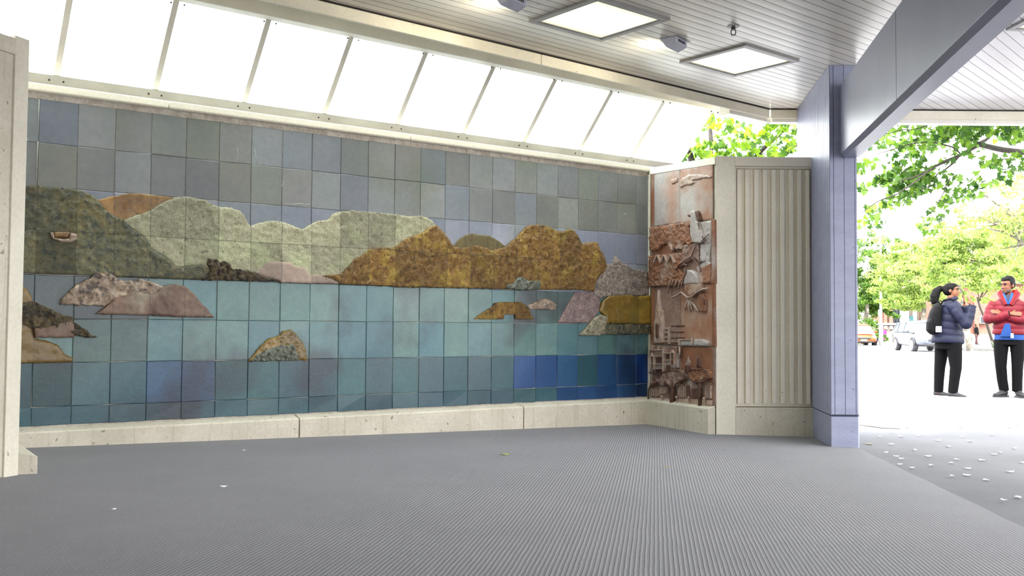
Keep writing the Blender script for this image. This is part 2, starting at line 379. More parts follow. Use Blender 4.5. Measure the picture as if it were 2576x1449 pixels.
def inpoly(P, poly):
    x = P[:, 0]; z = P[:, 1]; ins = np.zeros(len(P), bool); n = len(poly)
    for i in range(n):
        x1, z1 = poly[i]; x2, z2 = poly[(i+1) % n]
        if z1 == z2: continue
        c = ((z1 > z) != (z2 > z)) & (x < (x2-x1)*(z-z1)/(z2-z1)+x1); ins ^= c
    return ins
def relief(name, poly, mat, parent, d=.03, amp=.012, freq=14, h=.014, rag=.004, back=.0, dome=0.0, seed=0, ridge=False, label=None):
    """carved slab in the wall plane: outline poly in (x,z), front face displaced by noise, ragged edge, real thickness"""
    bp = []
    n = len(poly)
    for i in range(n):
        a = Vector(poly[i]); b = Vector(poly[(i+1) % n]); L = (b-a).length; k = max(1, int(L/(h*1.1)))
        nrm = Vector((-(b-a).y, (b-a).x))/max(L, 1e-6)
        for j in range(k):
            p = a+(b-a)*j/k
            if rag: p = p+nrm*rag*noise.noise(Vector((p.x*34, p.y*34, seed+3.1)))*2
            bp.append((p.x, p.y))
    A = np.array(bp); x0, z0 = A.min(0); x1, z1 = A.max(0)
    gx, gz_ = np.meshgrid(np.arange(x0+h/2, x1, h), np.arange(z0+h/2, z1, h*.9)); G = np.stack([gx.ravel(), gz_.ravel()], 1)
    G[:, 0] += RN.uniform(-.2, .2, len(G))*h; G[:, 1] += RN.uniform(-.2, .2, len(G))*h
    G = G[inpoly(G, bp)]
    if len(G):
        # keep interior points off the outline
        ok = np.ones(len(G), bool)
        for s in range(0, len(bp)):
            dd = (G[:, 0]-bp[s][0])**2+(G[:, 1]-bp[s][1])**2; ok &= dd > (h*.55)**2
        G = G[ok]
    co = [Vector(p) for p in bp]+[Vector((p[0], p[1])) for p in G]; nb = len(bp)
    V, E, F, ov, oe, of = delaunay_2d_cdt(co, [(i, (i+1) % nb) for i in range(nb)], [list(range(nb))], 1, 1e-6)
    bnd = set(); ed = {}
    for f in F:
        for i in range(len(f)):
            e = tuple(sorted((f[i], f[(i+1) % len(f)]))); ed[e] = ed.get(e, 0)+1
    be = [e for e, k in ed.items() if k == 1]
    for e in be: bnd.update(e)
    verts = []
    for i, p in enumerate(V):
        q = Vector((p.x*freq, p.y*freq, seed*1.7))
        nz = noise.fractal(q, .8, 2.1, 4)
        if ridge: nz = 1-abs(noise.noise(q)*2.2)-.4
        y = -(d+amp*nz*(0.35 if i in bnd else 1))
        if i in bnd: y += min(d*.25, .006)
        verts.append((p.x, min(y, back-.003), p.y))
    fcs = [tuple(f) for f in F]
    off = len(verts); idx = {b: off+i for i, b in enumerate(sorted(bnd))}
    for b in sorted(bnd): verts.append((V[b].x, back, V[b].y))
    for a, b in be: fcs.append((a, b, idx[b], idx[a]))
    me = bpy.data.meshes.new(name); me.from_pydata(verts, [], fcs); me.update()
    b2 = bmesh.new(); b2.from_mesh(me); bmesh.ops.recalc_face_normals(b2, faces=b2.faces); b2.to_mesh(me); b2.free()
    o = link(name, me, mat, parent, True)
    if label: o['label'] = label
    return o
TL = (TW, X0, TH, Z0, .0028)
M['olive'] = stone('olive_hill_glaze', (122, 116, 84), (82, 88, 74), 9, .5, .9, .01, 38, tile=TL, fine=.5, dist=1.6, c3=(122, 112, 70), spots=(54, 60, 60), spotdens=.6, spotscale=24)
M['orange'] = stone('orange_hill_glaze', (160, 122, 66), (120, 84, 40), 7, .45, .3, .006, 30, tile=TL, fine=.3, c3=(176, 148, 84))
M['pale'] = stone('pale_hill_glaze', (186, 183, 152), (160, 158, 128), 7, .5, .8, .008, 42, tile=TL, fine=.45, dist=1.4, c3=(186, 190, 150), spots=(106, 106, 84), spotdens=.62, spotscale=30)
M['brown'] = stone('brown_hill_glaze', (168, 130, 66), (112, 80, 38), 16, .42, .95, .012, 40, tile=TL, fine=.5, dist=1.8, c3=(172, 142, 62), spots=(66, 48, 30), spotdens=.60, spotscale=40)
M['comb'] = stone('combed_hill_glaze', (120, 106, 62), (92, 82, 48), 10, .5, .8, .008, 60, stretch=(3, 3, .5), fine=.4)
M['pink'] = stone('pink_rock_glaze', (176, 156, 142), (158, 138, 124), 6, .6, .2, .005, 30, tile=TL, fine=.15, spots=(96, 72, 62), spotdens=.66, spotscale=12)
M['crag'] = stone('dark_crag_glaze', (112, 96, 64), (60, 52, 42), 16, .5, 1.0, .014, 40, fine=.6, dist=1.2, spots=(32, 28, 26), spotdens=.54, spotscale=20)
M['pinkcrag'] = stone('pinkish_crag_glaze', (178, 160, 142), (136, 116, 98), 10, .55, 1.0, .014, 34, fine=.7, spots=(60, 50, 52), spotdens=.57, spotscale=11)
M['mauve'] = stone('mauve_rock_glaze', (140, 112, 96), (118, 92, 78), 6, .55, .4, .006, 30, tile=TL, fine=.25, c3=(156, 148, 128))
M['greyrock'] = stone('stippled_grey_glaze', (172, 160, 148), (124, 114, 106), 18, .6, 1.0, .012, 60, fine=.6, spots=(70, 62, 62), spotdens=.58, spotscale=50)
M['mauvegrey'] = stone('stippled_mauve_glaze', (156, 136, 132), (124, 106, 104), 16, .6, .9, .008, 60, fine=.5, spots=(84, 68, 70), spotdens=.62, spotscale=50)
M['ochre'] = stone('ochre_glaze', (156, 126, 52), (122, 98, 40), 6, .35, .35, .006, 20, tile=TL, fine=.25, dist=.8, c3=(128, 112, 50))
M['ochre2'] = stone('tan_ochre_glaze', (142, 116, 66), (122, 98, 54), 5, .4, .25, .006, 20, tile=TL, fine=.2)
M['darkgreen'] = stone('dark_green_glaze', (104, 100, 76), (58, 60, 50), 14, .5, .9, .01, 40, fine=.5, stretch=(1, 1, .6))
M['palecrag'] = stone('pale_crag_glaze', (170, 164, 140), (128, 122, 100), 18, .55, 1.0, .012, 50, fine=.55, spots=(90, 84, 66), spotdens=.6, spotscale=40)
M['greencrag'] = stone('green_grey_crag_glaze', (128, 132, 116), (86, 92, 80), 22, .5, 1.0, .012, 50, fine=.5, spots=(60, 56, 44), spotdens=.6, spotscale=26)
def PX(*p): return [MP(*q) for q in p]
T = lambda name, pts, mat, **k: relief(name, PX(*pts), M[mat], mural, **k)
b13 = [(243, 502), (262, 528), (286.5, 543.5), (307, 555.6)]
b1r = [(328, 574.6), (350, 590), (366, 602), (374.5, 623), (390, 635), (410.7, 643.6), (424.5, 655.7), (438, 671), (459, 672), (490, 668), (511, 666)]
T('background_hill', [(243, 504), (286, 493), (321, 487), (348.6, 487), (373, 489), (407, 493.5), (438, 497), (414, 512), (376, 536), (338, 549), (305, 560), (270, 540)], 'orange', d=.018, amp=.006, freq=20, rag=.002, seed=1, label='orange brown hill between the olive and pale hills')
T('pale_hill', b13[-1:]+[(338, 543.5), (376, 530), (414, 507), (437, 497), (459, 495), (483, 498), (507, 502), (528, 511), (548.7, 521), (580, 523), (600.5, 531.5), (612.6, 543.5), (621, 561), (628, 569.4), (649, 561), (676, 556.7), (702, 556.7), (725, 564), (745.5, 573), (757.5, 578), (779, 565), (797, 556), (821.5, 554.7), (833.6, 539.5), (852, 532), (882, 529.8), (921.7, 533.4), (958, 537), (991.5, 539.5), (1022, 543.4), (1055, 544), (1070.5, 547), (1084, 556), (1096, 572), (1073, 590), (1040, 606), (1000, 630), (950, 640), (915, 655), (880, 680), (850, 700), (806, 705), (700, 707), (590, 700), (520, 690), (500, 680)]+b1r[::-1], 'pale', d=.026, amp=.007, freq=26, rag=.003, seed=2, label='pale green long hill across the middle of the mural')
T('olive_hill', [(-60, 462), (63.8, 466), (93, 467), (145, 472), (172.6, 474.5), (207, 481), (229.5, 492)]+b13+b1r+[(524.6, 681.6), (518, 697), (507, 704), (360, 699), (200, 692), (57, 687), (-60, 683)], 'olive', d=.034, amp=.010, freq=24, rag=.002, seed=3, label='large olive green hill at the left end')
T('comb_hill', [(1137, 620), (1152.5, 601.7), (1170.7, 591), (1186, 587), (1204, 591), (1228.4, 592.6), (1246.6, 601.7), (1270, 620), (1246, 634), (1190, 632), (1149, 634)], 'comb', d=.016, amp=.004, freq=30, rag=.003, seed=4)
T('brown_hill', [(806, 694), (827.5, 692), (852, 690), (864, 679), (876, 667), (888, 652), (909.5, 641), (921.7, 629), (937, 623), (958, 623), (982, 624.5), (994.6, 618.4), (1013, 603), (1028, 595.7), (1055, 588), (1073.5, 574.4), (1093, 568), (1101, 574.4), (1116, 591), (1128, 609), (1134, 618.4), (1149.4, 623), (1173.7, 623), (1192, 617), (1210, 621.5), (1228.4, 630.6), (1246.6, 627.5), (1268, 622), (1281, 610), (1297, 597), (1312.6, 581), (1323, 569.5), (1336, 565.6), (1357, 567), (1373, 569.5), (1388.6, 578.7), (1402, 582.6), (1420, 581), (1428, 576), (1438.4, 581), (1449, 594.4), (1455.5, 611.4), (1460.7, 614), (1488, 609), (1498.7, 611.4), (1502.7, 628.5), (1512, 639), (1517, 657), (1521, 670.4), (1512, 686), (1498.7, 694), (1491, 712.4), (1489.6, 732), (1451.5, 729.4), (1352, 729), (1250, 727), (1150, 724), (1019, 723), (924.7, 718.6), (852, 715), (835, 703)], 'brown', d=.046, amp=.013, freq=26, rag=.005, seed=5, label='rugged golden brown hill right of centre')
T('pink_rock', [(636, 688), (655.7, 674.7), (673, 659), (703, 659.4), (724.3, 661), (739.5, 670), (759, 673), (768, 682), (777.4, 693), (791, 690), (806, 694), (835, 703), (852, 714), (778, 714), (703, 712.6), (700, 706), (660, 697)], 'pink', d=.040, amp=.004, freq=16, rag=.003, seed=6, label='smooth pinkish rock at the pale hill foot')
T('dark_crag', [(523, 650), (542, 652), (548.7, 659), (566, 657.4), (578, 666), (580, 676), (621, 680), (638.5, 686.8), (660, 697), (702, 708), (620, 707), (540, 704.5), (507, 704), (524.6, 681.6), (516, 661)], 'crag', d=.044, amp=.026, freq=34, rag=.008, seed=7, h=.010, label='dark broken crag at the waterline')
T('shore_rocks', [(1265.4, 725.5), (1268, 717.6), (1284, 713), (1294, 698), (1307, 696.7), (1318, 706), (1333.5, 707), (1350.6, 707), (1352, 729), (1294, 729)], 'greencrag', d=.062, amp=.018, freq=40, rag=.006, seed=8, h=.010)
T('grey_hill', [(1500, 700), (1512, 686), (1522, 668), (1538, 662.6), (1543, 641.6), (1554, 654.7), (1575, 668), (1590.5, 678), (1609, 679.6), (1632, 686), (1632, 744), (1569.5, 742.5), (1527.6, 744), (1505, 752), (1488, 740), (1489, 716)], 'greyrock', d=.034, amp=.012, freq=50, rag=.005, seed=9, label='stippled grey hill against the right end')
T('mauve_slope', [(1443.7, 734.7), (1488, 734.7), (1507, 750), (1504, 783), (1488, 801.5), (1478, 812.5), (1400.4, 812.5), (1425, 765)], 'mauvegrey', d=.026, amp=.005, freq=50, rag=.001, seed=10)
T('ochre_headland', [(1510.5, 757), (1527.6, 744), (1569.5, 742.5), (1580, 742.5), (1596, 746.5), (1632, 742.5), (1632, 815), (1517, 813.5), (1517, 796), (1504, 783)], 'ochre', d=.048, amp=.006, freq=12, rag=.004, seed=11, label='glossy ochre headland at the right end')
T('pale_wedge', [(1453, 843.5), (1478, 814.7), (1491, 799), (1506.6, 791), (1519.7, 799), (1517, 814.7), (1513, 838), (1504, 843.5)], 'palecrag', d=.054, amp=.010, freq=50, rag=.003, seed=12, h=.010)
T('dark_shore', [(1517, 815), (1632, 815.5), (1632, 840), (1513, 841.5), (1514, 835)], 'darkgreen', d=.050, amp=.010, freq=40, rag=.005, seed=13, h=.010)
T('ridge_islet', [(1323, 768), (1349, 758), (1360, 751.7), (1378, 751.7), (1396.5, 765), (1395, 780), (1328, 778.5)], 'pinkcrag', d=.022, amp=.006, freq=30, rag=.003, seed=14, h=.010)
T('brown_islet', [(1189, 803), (1205, 790), (1236.5, 771.4), (1242, 762), (1268, 759.6), (1307, 759.6), (1318, 767.5), (1328, 780.6), (1339, 803), (1293, 803), (1293, 791), (1265.4, 791), (1264, 803)], 'brown', d=.028, amp=.008, freq=36, rag=.003, seed=15, h=.010, label='small brown islet shaped like an arch')
T('golden_islet', [(621, 909), (638.5, 888.7), (655.7, 868), (676.4, 850.7), (697, 845.5), (711, 831.7), (728, 828), (742, 840), (759, 864.5), (768, 885), (769.6, 906)], 'ochre', d=.030, amp=.007, freq=26, rag=.004, seed=16, h=.010, label='golden islet in the lower middle sea')
T('islet_rocks', [(628, 909), (640, 893), (655.7, 885), (683, 873), (711, 868), (735, 866), (742, 885), (750, 906)], 'greencrag', d=.044, amp=.018, freq=40, rag=.006, seed=17, h=.009)
T('pinkish_crag', [(150, 766), (152, 750.6), (169, 737), (193, 716), (221, 700.6), (238, 686.8), (259, 681.6), (276, 690), (300, 704), (317.5, 707.5), (348.6, 702.3), (372.7, 707.5), (409, 721.3), (390, 739), (345, 743), (303.7, 749), (285, 755), (260.6, 769.6), (183, 768)], 'pinkcrag', d=.044, amp=.017, freq=22, rag=.006, seed=18, h=.011, label='pinkish white cragged island at left')
T('mauve_island', [(240, 790), (262, 773), (286.5, 749), (345, 735), (369, 740), (390, 735), (414, 719.5), (435, 714.4), (462.5, 721.3), (483, 738.5), (497, 757.5), (511, 771.3), (535, 799), (438, 797), (369, 793)], 'mauve', d=.054, amp=.007, freq=14, rag=.003, seed=19, h=.012, label='smooth mauve brown island at left')
T('ochre_cliff', [(-60, 705), (57, 719.5), (69, 730), (79, 750.6), (86, 775), (80, 820), (86, 850.7), (114, 856), (145, 868), (162, 892), (181, 899), (181, 911.5), (48, 914), (-60, 914)], 'ochre2', d=.030, amp=.006, freq=12, rag=.003, seed=20, label='tan ochre cliff at the lower left corner')
T('craggy_slope', [(-40, 764), (57, 762), (83, 757.5), (107, 768), (131, 781.7), (155, 792), (179.5, 799), (183, 812.7), (207, 823), (224, 840), (245, 849), (207, 847), (183, 843), (130, 826), (86, 832), (60, 815), (-40, 800)], 'crag', d=.050, amp=.022, freq=30, rag=.006, seed=21, h=.011)
T('brown_slab', [(84, 826.5), (131, 819.6), (152, 811), (170, 808), (183, 816), (183, 849), (86, 849)], 'mauve', d=.056, amp=.005, freq=14, rag=.002, seed=22, h=.012)
T('rock_hollow', [(133, 585), (172.6, 585), (171, 600), (133, 598)], 'orange', d=.052, amp=.003, freq=14, rag=.002, seed=23, h=.012)
T('hollow_rim', [(121, 586), (131, 586), (133, 599), (152, 602), (171, 600), (176, 587), (187, 590), (190, 603), (176, 610), (150, 609), (130, 603)], 'pinkcrag', d=.062, amp=.008, freq=40, rag=.004, seed=24, h=.009)

M['splash'] = plain('white_paint_splash', (176, 178, 172), .7)
for pts, r_ in (([(716, 511), (735, 514), (752, 512), (768, 515), (778, 513)], .008), ([(596, 372), (598, 390), (595, 406)], .005), ([(640, 376), (643, 395), (646, 414)], .005), ([(708, 456), (712, 462), (706, 470)], .008), ([(752, 458), (766, 463), (776, 462)], .004), ([(98, 250), (97, 290), (95, 345)], .006), ([(95, 356), (93, 400), (91, 455)], .006)):
    bm = bmesh.new(); tube(bm, [(MP(x, y)[0], -.0085, MP(x, y)[1]) for x, y in pts], [(r_*random.uniform(.25, .55), .0018) for _ in pts], 8, squash=(.3, 0, 1) if pts[0][1] > 500 or pts[0][0] == 752 else (1, 0, .2)); fin('paint_mark', bm, M['splash'], mural, True)
# ------------------------------------------------------------------ return wall with the terracotta panel, and cream post
FY = 9.15
A = aty(1801, 700, FY); A.z = 0; VA = UA-pi/2; Vd = Vector((cos(VA), sin(VA), 0))      # Vd runs from the corner towards the post
PC = P0+U*SEND; PC.z = 0                       # corner with the mural
Vd = (A-PC).normalized(); VA = atan2(Vd.y, Vd.x); Wn = Vector((-Vd.y, Vd.x, 0)); CL = (A-PC).length      # Vd runs from the corner towards the post
def PP(x, y):
    P = onp(x, y, A, Wn); return ((P-PC).dot(Vd), P.z)
bm = bmesh.new(); sweep(bm, [(-.012, -.4), (-.012, 2.40), (-.30, 2.40), (-.30, -.4)], PC, A, -Wn)
tag(fin('wall_right', bm, M['cream_base']), kind='structure')
bm = bmesh.new(); sweep(bm, [(0, -.4), (0, .128), (.075, .106), (.085, .098), (.085, -.4)], PC+Vd*-.0, A-Vd*.01, -Wn)
tag(fin('baseboard_right', bm, M['cream_base'], bevel=.004), kind='structure')
bm = bmesh.new()
sweep(bm, [(-.28, 2.40), (.012, 2.40), (.012, 2.468), (-.28, 2.475)], PC, A, -Wn)
for v in bm.verts:                # the top rail rises slightly towards the corner
    v.co.z += .060*(1-(v.co-PC).dot(Vd)/CL)
prism(bm, [PC[:2], (PC+Vd*.045)[:2], (PC+Vd*.045-Wn*.012)[:2], (PC-Wn*.012)[:2]], .12, 2.52)
tag(fin('trim_2', bm, M['cream'], bevel=.004), 'cream frame around the terracotta panel', kind='structure')
# post and frontal fluted wall
X1 = aty(1850, 700, FY).x; X2 = aty(2047, 700, FY).x
bm = bmesh.new(); prism(bm, [(A.x, FY), (X1, FY), (X1, FY+.25), (A.x+.17, FY+.25)], -.4, 2.48)
tag(fin('wall_post', bm, M['cream'], bevel=.005), 'cream square post between the terracotta panel and fluted wall', 'post', kind='structure')
flw = empty('fluted_wall_panel', ((X1+X2)/2, FY, 0)); tag(flw, 'cream fluted wall panel beside the blue pillar', 'wall panel')
cx0 = (X1+X2)/2
bm = bmesh.new(); box(bm, X1-cx0, X2-cx0, .045, .24, .12, 2.39); fin('back_plate', bm, M['cream_fluted'], flw)
bm = bmesh.new(); box(bm, X1-cx0, X2-cx0, .0, .24, 2.385, 2.475); box(bm, X1-cx0, X2-cx0, .018, .24, 2.365, 2.387); fin('top_rail', bm, M['cream_fluted'], flw, bevel=.006)
bm = bmesh.new(); box(bm, X1-cx0, X2-cx0, .004, .24, -.4, .114); fin('base', bm, M['cream_base'], flw, bevel=.004)
for xl, xr in ((925, 965), (1001, 1038), (1084, 1122), (1163, 1200), (1242, 1280), (1320, 1358), (1402, 1440), (1478, 1515), (1556, 1588)):
    a_ = 1600+xl/3.622; b_ = 1600+xr/3.622
    bm = bmesh.new(); box(bm, aty(a_, 700, FY).x-cx0, aty(b_, 700, FY).x-cx0, .012, .05, .149, 2.355); fin('flute', bm, M['cream_fluted'], flw, bevel=.003)
bm = bmesh.new(); box(bm, X1-cx0-.0, X1-cx0+.012, .012, .06, .12, 2.37); fin('side_bead', bm, M['cream_fluted'], flw)

# terracotta panel
M['terra'] = stone('terracotta', (144, 98, 72), (122, 80, 58), 5, .42, .5, .006, 40, fine=.35, c3=(160, 146, 138), dist=.8)
M['terra_grey'] = stone('grey_slip', (168, 162, 158), (154, 144, 138), 3, .42, .2, .004, 26, fine=.12, c3=(160, 128, 110))
M['terra_red'] = stone('red_slip', (148, 102, 78), (166, 138, 120), 3.4, .42, .25, .004, 26, fine=.15, c3=(172, 166, 160), stretch=(1, 1, 1.6), dist=.8)
M['terra_deep'] = stone('rough_terracotta', (154, 104, 74), (126, 84, 60), 12, .5, 1, .012, 40, fine=.5, dist=1.2, c3=(170, 146, 130))
M['terra_dark'] = stone('dark_fired_clay', (100, 68, 54), (78, 54, 46), 10, .5, .8, .008, 40, fine=.4)
M['terra_pale'] = stone('pale_fired_clay', (176, 158, 146), (156, 130, 114), 10, .45, .5, .006, 40, fine=.3)
M['terra_mid'] = stone('grey_brown_clay', (146, 124, 114), (124, 94, 80), 9, .45, .7, .008, 36, fine=.4, dist=.8)
tp = empty('terracotta_panel', (PC.x, PC.y, 0), VA)
tag(tp, 'tall terracotta relief panel of birds, houses and a spire', 'relief panel')
Pa = lambda x, y: PP(1630+x/4.526, 400+y/4.526)
Pb = lambda x, y: PP(1630+x/4.262, 700+y/4.262)
def R(name, pts, mat, f=Pa, **k): return relief(name, [f(*p) for p in pts], M[mat], tp, **k)
# clay frame strips
def strip(name, pts, y0, y1, mat, f=Pa):
    bm = bmesh.new(); sprism(bm, [f(*p) for p in pts], y0, y1); return fin(name, bm, M[mat], tp, bevel=.003)
strip('clay_frame', [(38, 160), (75, 160), (78, 775), (36, 780)], -.008, .01, 'terra')
strip('clay_frame', [(740, 690), (775, 690), (778, 1420), (742, 1420)], -.02, .01, 'terra')
strip('clay_frame', [(40, 95), (75, 95), (75, 715), (42, 715)], -.008, .01, 'terra', Pb)
strip('clay_frame', [(695, 50), (728, 50), (732, 735), (697, 730)], -.012, .01, 'terra', Pb)
strip('clay_frame', [(700, 740), (728, 745), (728, 1370), (702, 1365)], -.006, .01, 'terra_mid', Pb)
kq = dict(freq=8, rag=0, h=.02)
R('sky_slab', [(75, 165), (368, 118), (372, 735), (75, 775)], 'terra_grey', d=.006, amp=.003, seed=31, **kq)
R('sky_slab', [(372, 118), (742, 40), (742, 692), (374, 735)], 'terra_red', d=.008, amp=.003, seed=32, **kq)
R('cloud', [(380, 245), (470, 180), (600, 175), (735, 190), (735, 215), (640, 222), (560, 240), (500, 250), (550, 268), (520, 290), (440, 300), (385, 330)], 'terra_pale', d=.022, amp=.005, freq=20, rag=.004, h=.010, seed=33)
R('cloud', [(270, 240), (350, 212), (350, 255), (285, 290)], 'terra_grey', d=.016, amp=.002, freq=20, rag=.002, h=.010, seed=34)
R('backing_slab', [(50, 780), (742, 700), (742, 1430), (50, 1440)], 'terra_mid', d=.006, amp=.002, seed=60, **kq)
R('hill_slab', [(52, 790), (200, 762), (360, 745), (508, 722), (512, 860), (552, 955), (500, 990), (470, 960), (430, 975), (425, 1020), (330, 1030), (310, 1060), (280, 1010), (270, 960), (200, 975), (170, 1010), (110, 1050), (52, 1040)], 'terra_deep', d=.044, amp=.014, freq=26, rag=.008, h=.010, seed=35)
R('hollow_slab', [(52, 1030), (270, 950), (320, 1060), (430, 1020), (430, 1110), (52, 1110)], 'terra', d=.010, amp=.004, freq=10, rag=0, h=.012, seed=36)
R('lower_hill', [(40, 1110), (120, 1100), (420, 1070), (430, 1180), (380, 1250), (460, 1340), (440, 1420), (300, 1449), (34, 1449)], 'terra_deep', d=.040, amp=.018, freq=34, rag=.004, h=.010, seed=37)
R('shoulder_slab', [(430, 980), (552, 960), (600, 962), (620, 1180), (560, 1130), (470, 1180), (380, 1250), (410, 1090)], 'terra_mid', d=.036, amp=.009, freq=26, rag=.004, h=.010, seed=38)
R('cliff_slab', [(615, 720), (742, 700), (742, 870), (720, 1170), (742, 1200), (742, 1410), (620, 1420), (590, 1290), (575, 1230), (640, 1190), (625, 960), (690, 920), (640, 810)], 'terra_grey', d=.026, amp=.009, freq=16, rag=.003, h=.011, seed=39)
R('rust_slab', [(600, 1260), (742, 1190), (742, 1410), (625, 1425)], 'terra_deep', d=.034, amp=.006, freq=16, rag=.003, h=.011, seed=40)
for i in range(3):
    x = 118+i*78
    for sgn in (0, 1):
        pts = [(x, 1180), (x+10, 1180), (x+50, 1092), (x+40, 1092)] if sgn == 0 else [(x+40, 1092), (x+50, 1092), (x+88, 1180), (x+76, 1180)]
        strip('roof_batten', pts, -.070, -.02, 'terra_pale')
# upper bird
R('bird', [(530, 725), (535, 690), (545, 665), (520, 650), (510, 638), (522, 622), (540, 600), (565, 590), (585, 600), (592, 640), (600, 700), (615, 722), (640, 800), (690, 910), (650, 960), (600, 962), (560, 950), (530, 860)], 'terra_grey', d=.058, amp=.004, freq=14, rag=.001, h=.011, seed=41, label='pale grey bird on the cliff')
R('bird_hood', [(582, 594), (600, 590), (618, 625), (628, 700), (612, 712), (596, 660)], 'terra_dark', d=.050, amp=.003, freq=14, rag=.001, h=.010, seed=42)
R('bird_beak', [(508, 640), (524, 628), (540, 640), (542, 662), (522, 662)], 'terra_dark', d=.068, amp=.002, freq=14, rag=.001, h=.008, seed=43)
# crevices and cracks
def crack(pts, mat='terra_dark', f=Pa, d=.052, r=.006):
    bm = bmesh.new(); P = [f(*p) for p in pts]; tube(bm, [(p[0], -d, p[1]) for p in P], r, 6); return fin('crack', bm, M[mat], tp, True)
crack([(618, 730), (640, 830), (690, 920)]); crack([(598, 975), (570, 1050), (548, 1110), (470, 1160), (400, 1210), (378, 1270)]); crack([(548, 1120), (600, 1180), (645, 1240), (650, 1290)])
crack([(695, 905), (740, 860)]); crack([(660, 960), (715, 930)])
R('bird', [(497, 1262), (540, 1268), (585, 1300), (615, 1350), (628, 1420), (455, 1430), (465, 1370), (490, 1310)], 'terra_grey', d=.060, amp=.005, freq=16, rag=.001, h=.011, seed=44, label='lower pale bird body spreading its tail')
crack([(455, 1430), (462, 1370), (492, 1300), (497, 1260)], d=.062); crack([(430, 1235), (470, 1205), (505, 1215)], d=.06, r=.01)
R('leg_slab', [(625, 965), (700, 960), (690, 1170), (625, 1175)], 'terra_grey', d=.034, amp=.004, freq=14, rag=.002, h=.011, seed=45)
# middle slab: sky, spire, terrace, feathers
R('sky_slab', [(75, 85), (350, 70), (352, 720), (75, 712)], 'terra_mid', Pb, d=.008, amp=.003, seed=46, **kq)
R('sky_slab', [(352, 70), (697, 55), (697, 730), (354, 722)], 'terra_red', Pb, d=.007, amp=.003, seed=47, **kq)
R('spire', [(138, 125), (146, 200), (152, 300), (160, 345), (172, 342), (182, 350), (182, 440), (188, 480), (190, 690), (160, 700), (95, 690), (92, 480), (105, 440), (118, 340), (126, 240), (132, 170)], 'terra_pale', Pb, d=.040, amp=.005, freq=30, rag=.002, h=.010, seed=48, label='carved spire')
R('spire_door', [(120, 495), (136, 480), (152, 495), (152, 640), (120, 640)], 'terra_dark', Pb, d=.050, amp=.001, freq=14, rag=0, h=.012, seed=49)
for yy in (505, 570, 632, 688):
    for i in range(9):
        x = 258+i*17; y2 = yy
        if yy > 680 and i > 5: continue
        strip('window_slot', [(x, y2), (x+10, y2), (x+10, y2+16), (x, y2+16)], -.016, -.004, 'terra_dark', Pb)
for yy in (530, 575, 625, 670): strip('terrace_step', [(200, yy), (250, yy-4), (250, yy+14), (200, yy+16)], -.034, 0, 'terra_pale', Pb)
strip('terrace_wall', [(238, 528), (254, 528), (254, 705), (238, 705)], -.032, 0, 'terra_pale', Pb)
R('low_building', [(372, 665), (495, 660), (497, 725), (372, 722)], 'terra_grey', Pb, d=.030, amp=.003, freq=14, rag=.001, h=.012, seed=50)
R('low_building', [(510, 655), (610, 655), (670, 690), (660, 728), (510, 726)], 'terra_grey', Pb, d=.026, amp=.003, freq=14, rag=.001, h=.012, seed=51)
strip('building_rim', [(355, 650), (372, 650), (374, 720), (357, 720)], -.04, 0, 'terra_pale', Pb); strip('building_rim', [(494, 625), (508, 625), (508, 705), (496, 705)], -.04, 0, 'terra_pale', Pb)
strip('building_rim', [(372, 655), (495, 652), (495, 664), (372, 668)], -.04, 0, 'terra_pale', Pb)
R('ledge_rock', [(440, 60), (620, 60), (620, 110), (560, 150), (500, 200), (440, 130)], 'terra_deep', Pb, d=.058, amp=.007, freq=18, rag=.003, h=.010, seed=52)
R('tail_slab', [(565, 180), (610, 160), (645, 230), (640, 360), (575, 358), (560, 290)], 'terra', Pb, d=.034, amp=.003, freq=14, rag=.001, h=.011, seed=53)
crack([(300, 205), (350, 190), (400, 150), (430, 175), (470, 210), (520, 190), (570, 150), (625, 120), (690, 110)], 'terra_pale', Pb, .050, .010)
crack([(600, 160), (640, 230), (650, 290)], 'terra_dark', Pb, .046, .006)
for k, (x, y) in enumerate(((425, 340), (470, 355), (500, 340), (545, 340), (568, 355))): crack([(462, 225), ((462+x)/2+6*k-10, (225+y)/2), (x, y)], 'terra_pale', Pb, .030, .009)
for k, (x, y) in enumerate(((262, 165), (290, 60), (330, 90), (370, 110), (400, 90))): crack([(x+28, 20), (x+10, 70), (x, y+4)], 'terra_mid', Pb, .050, .010)
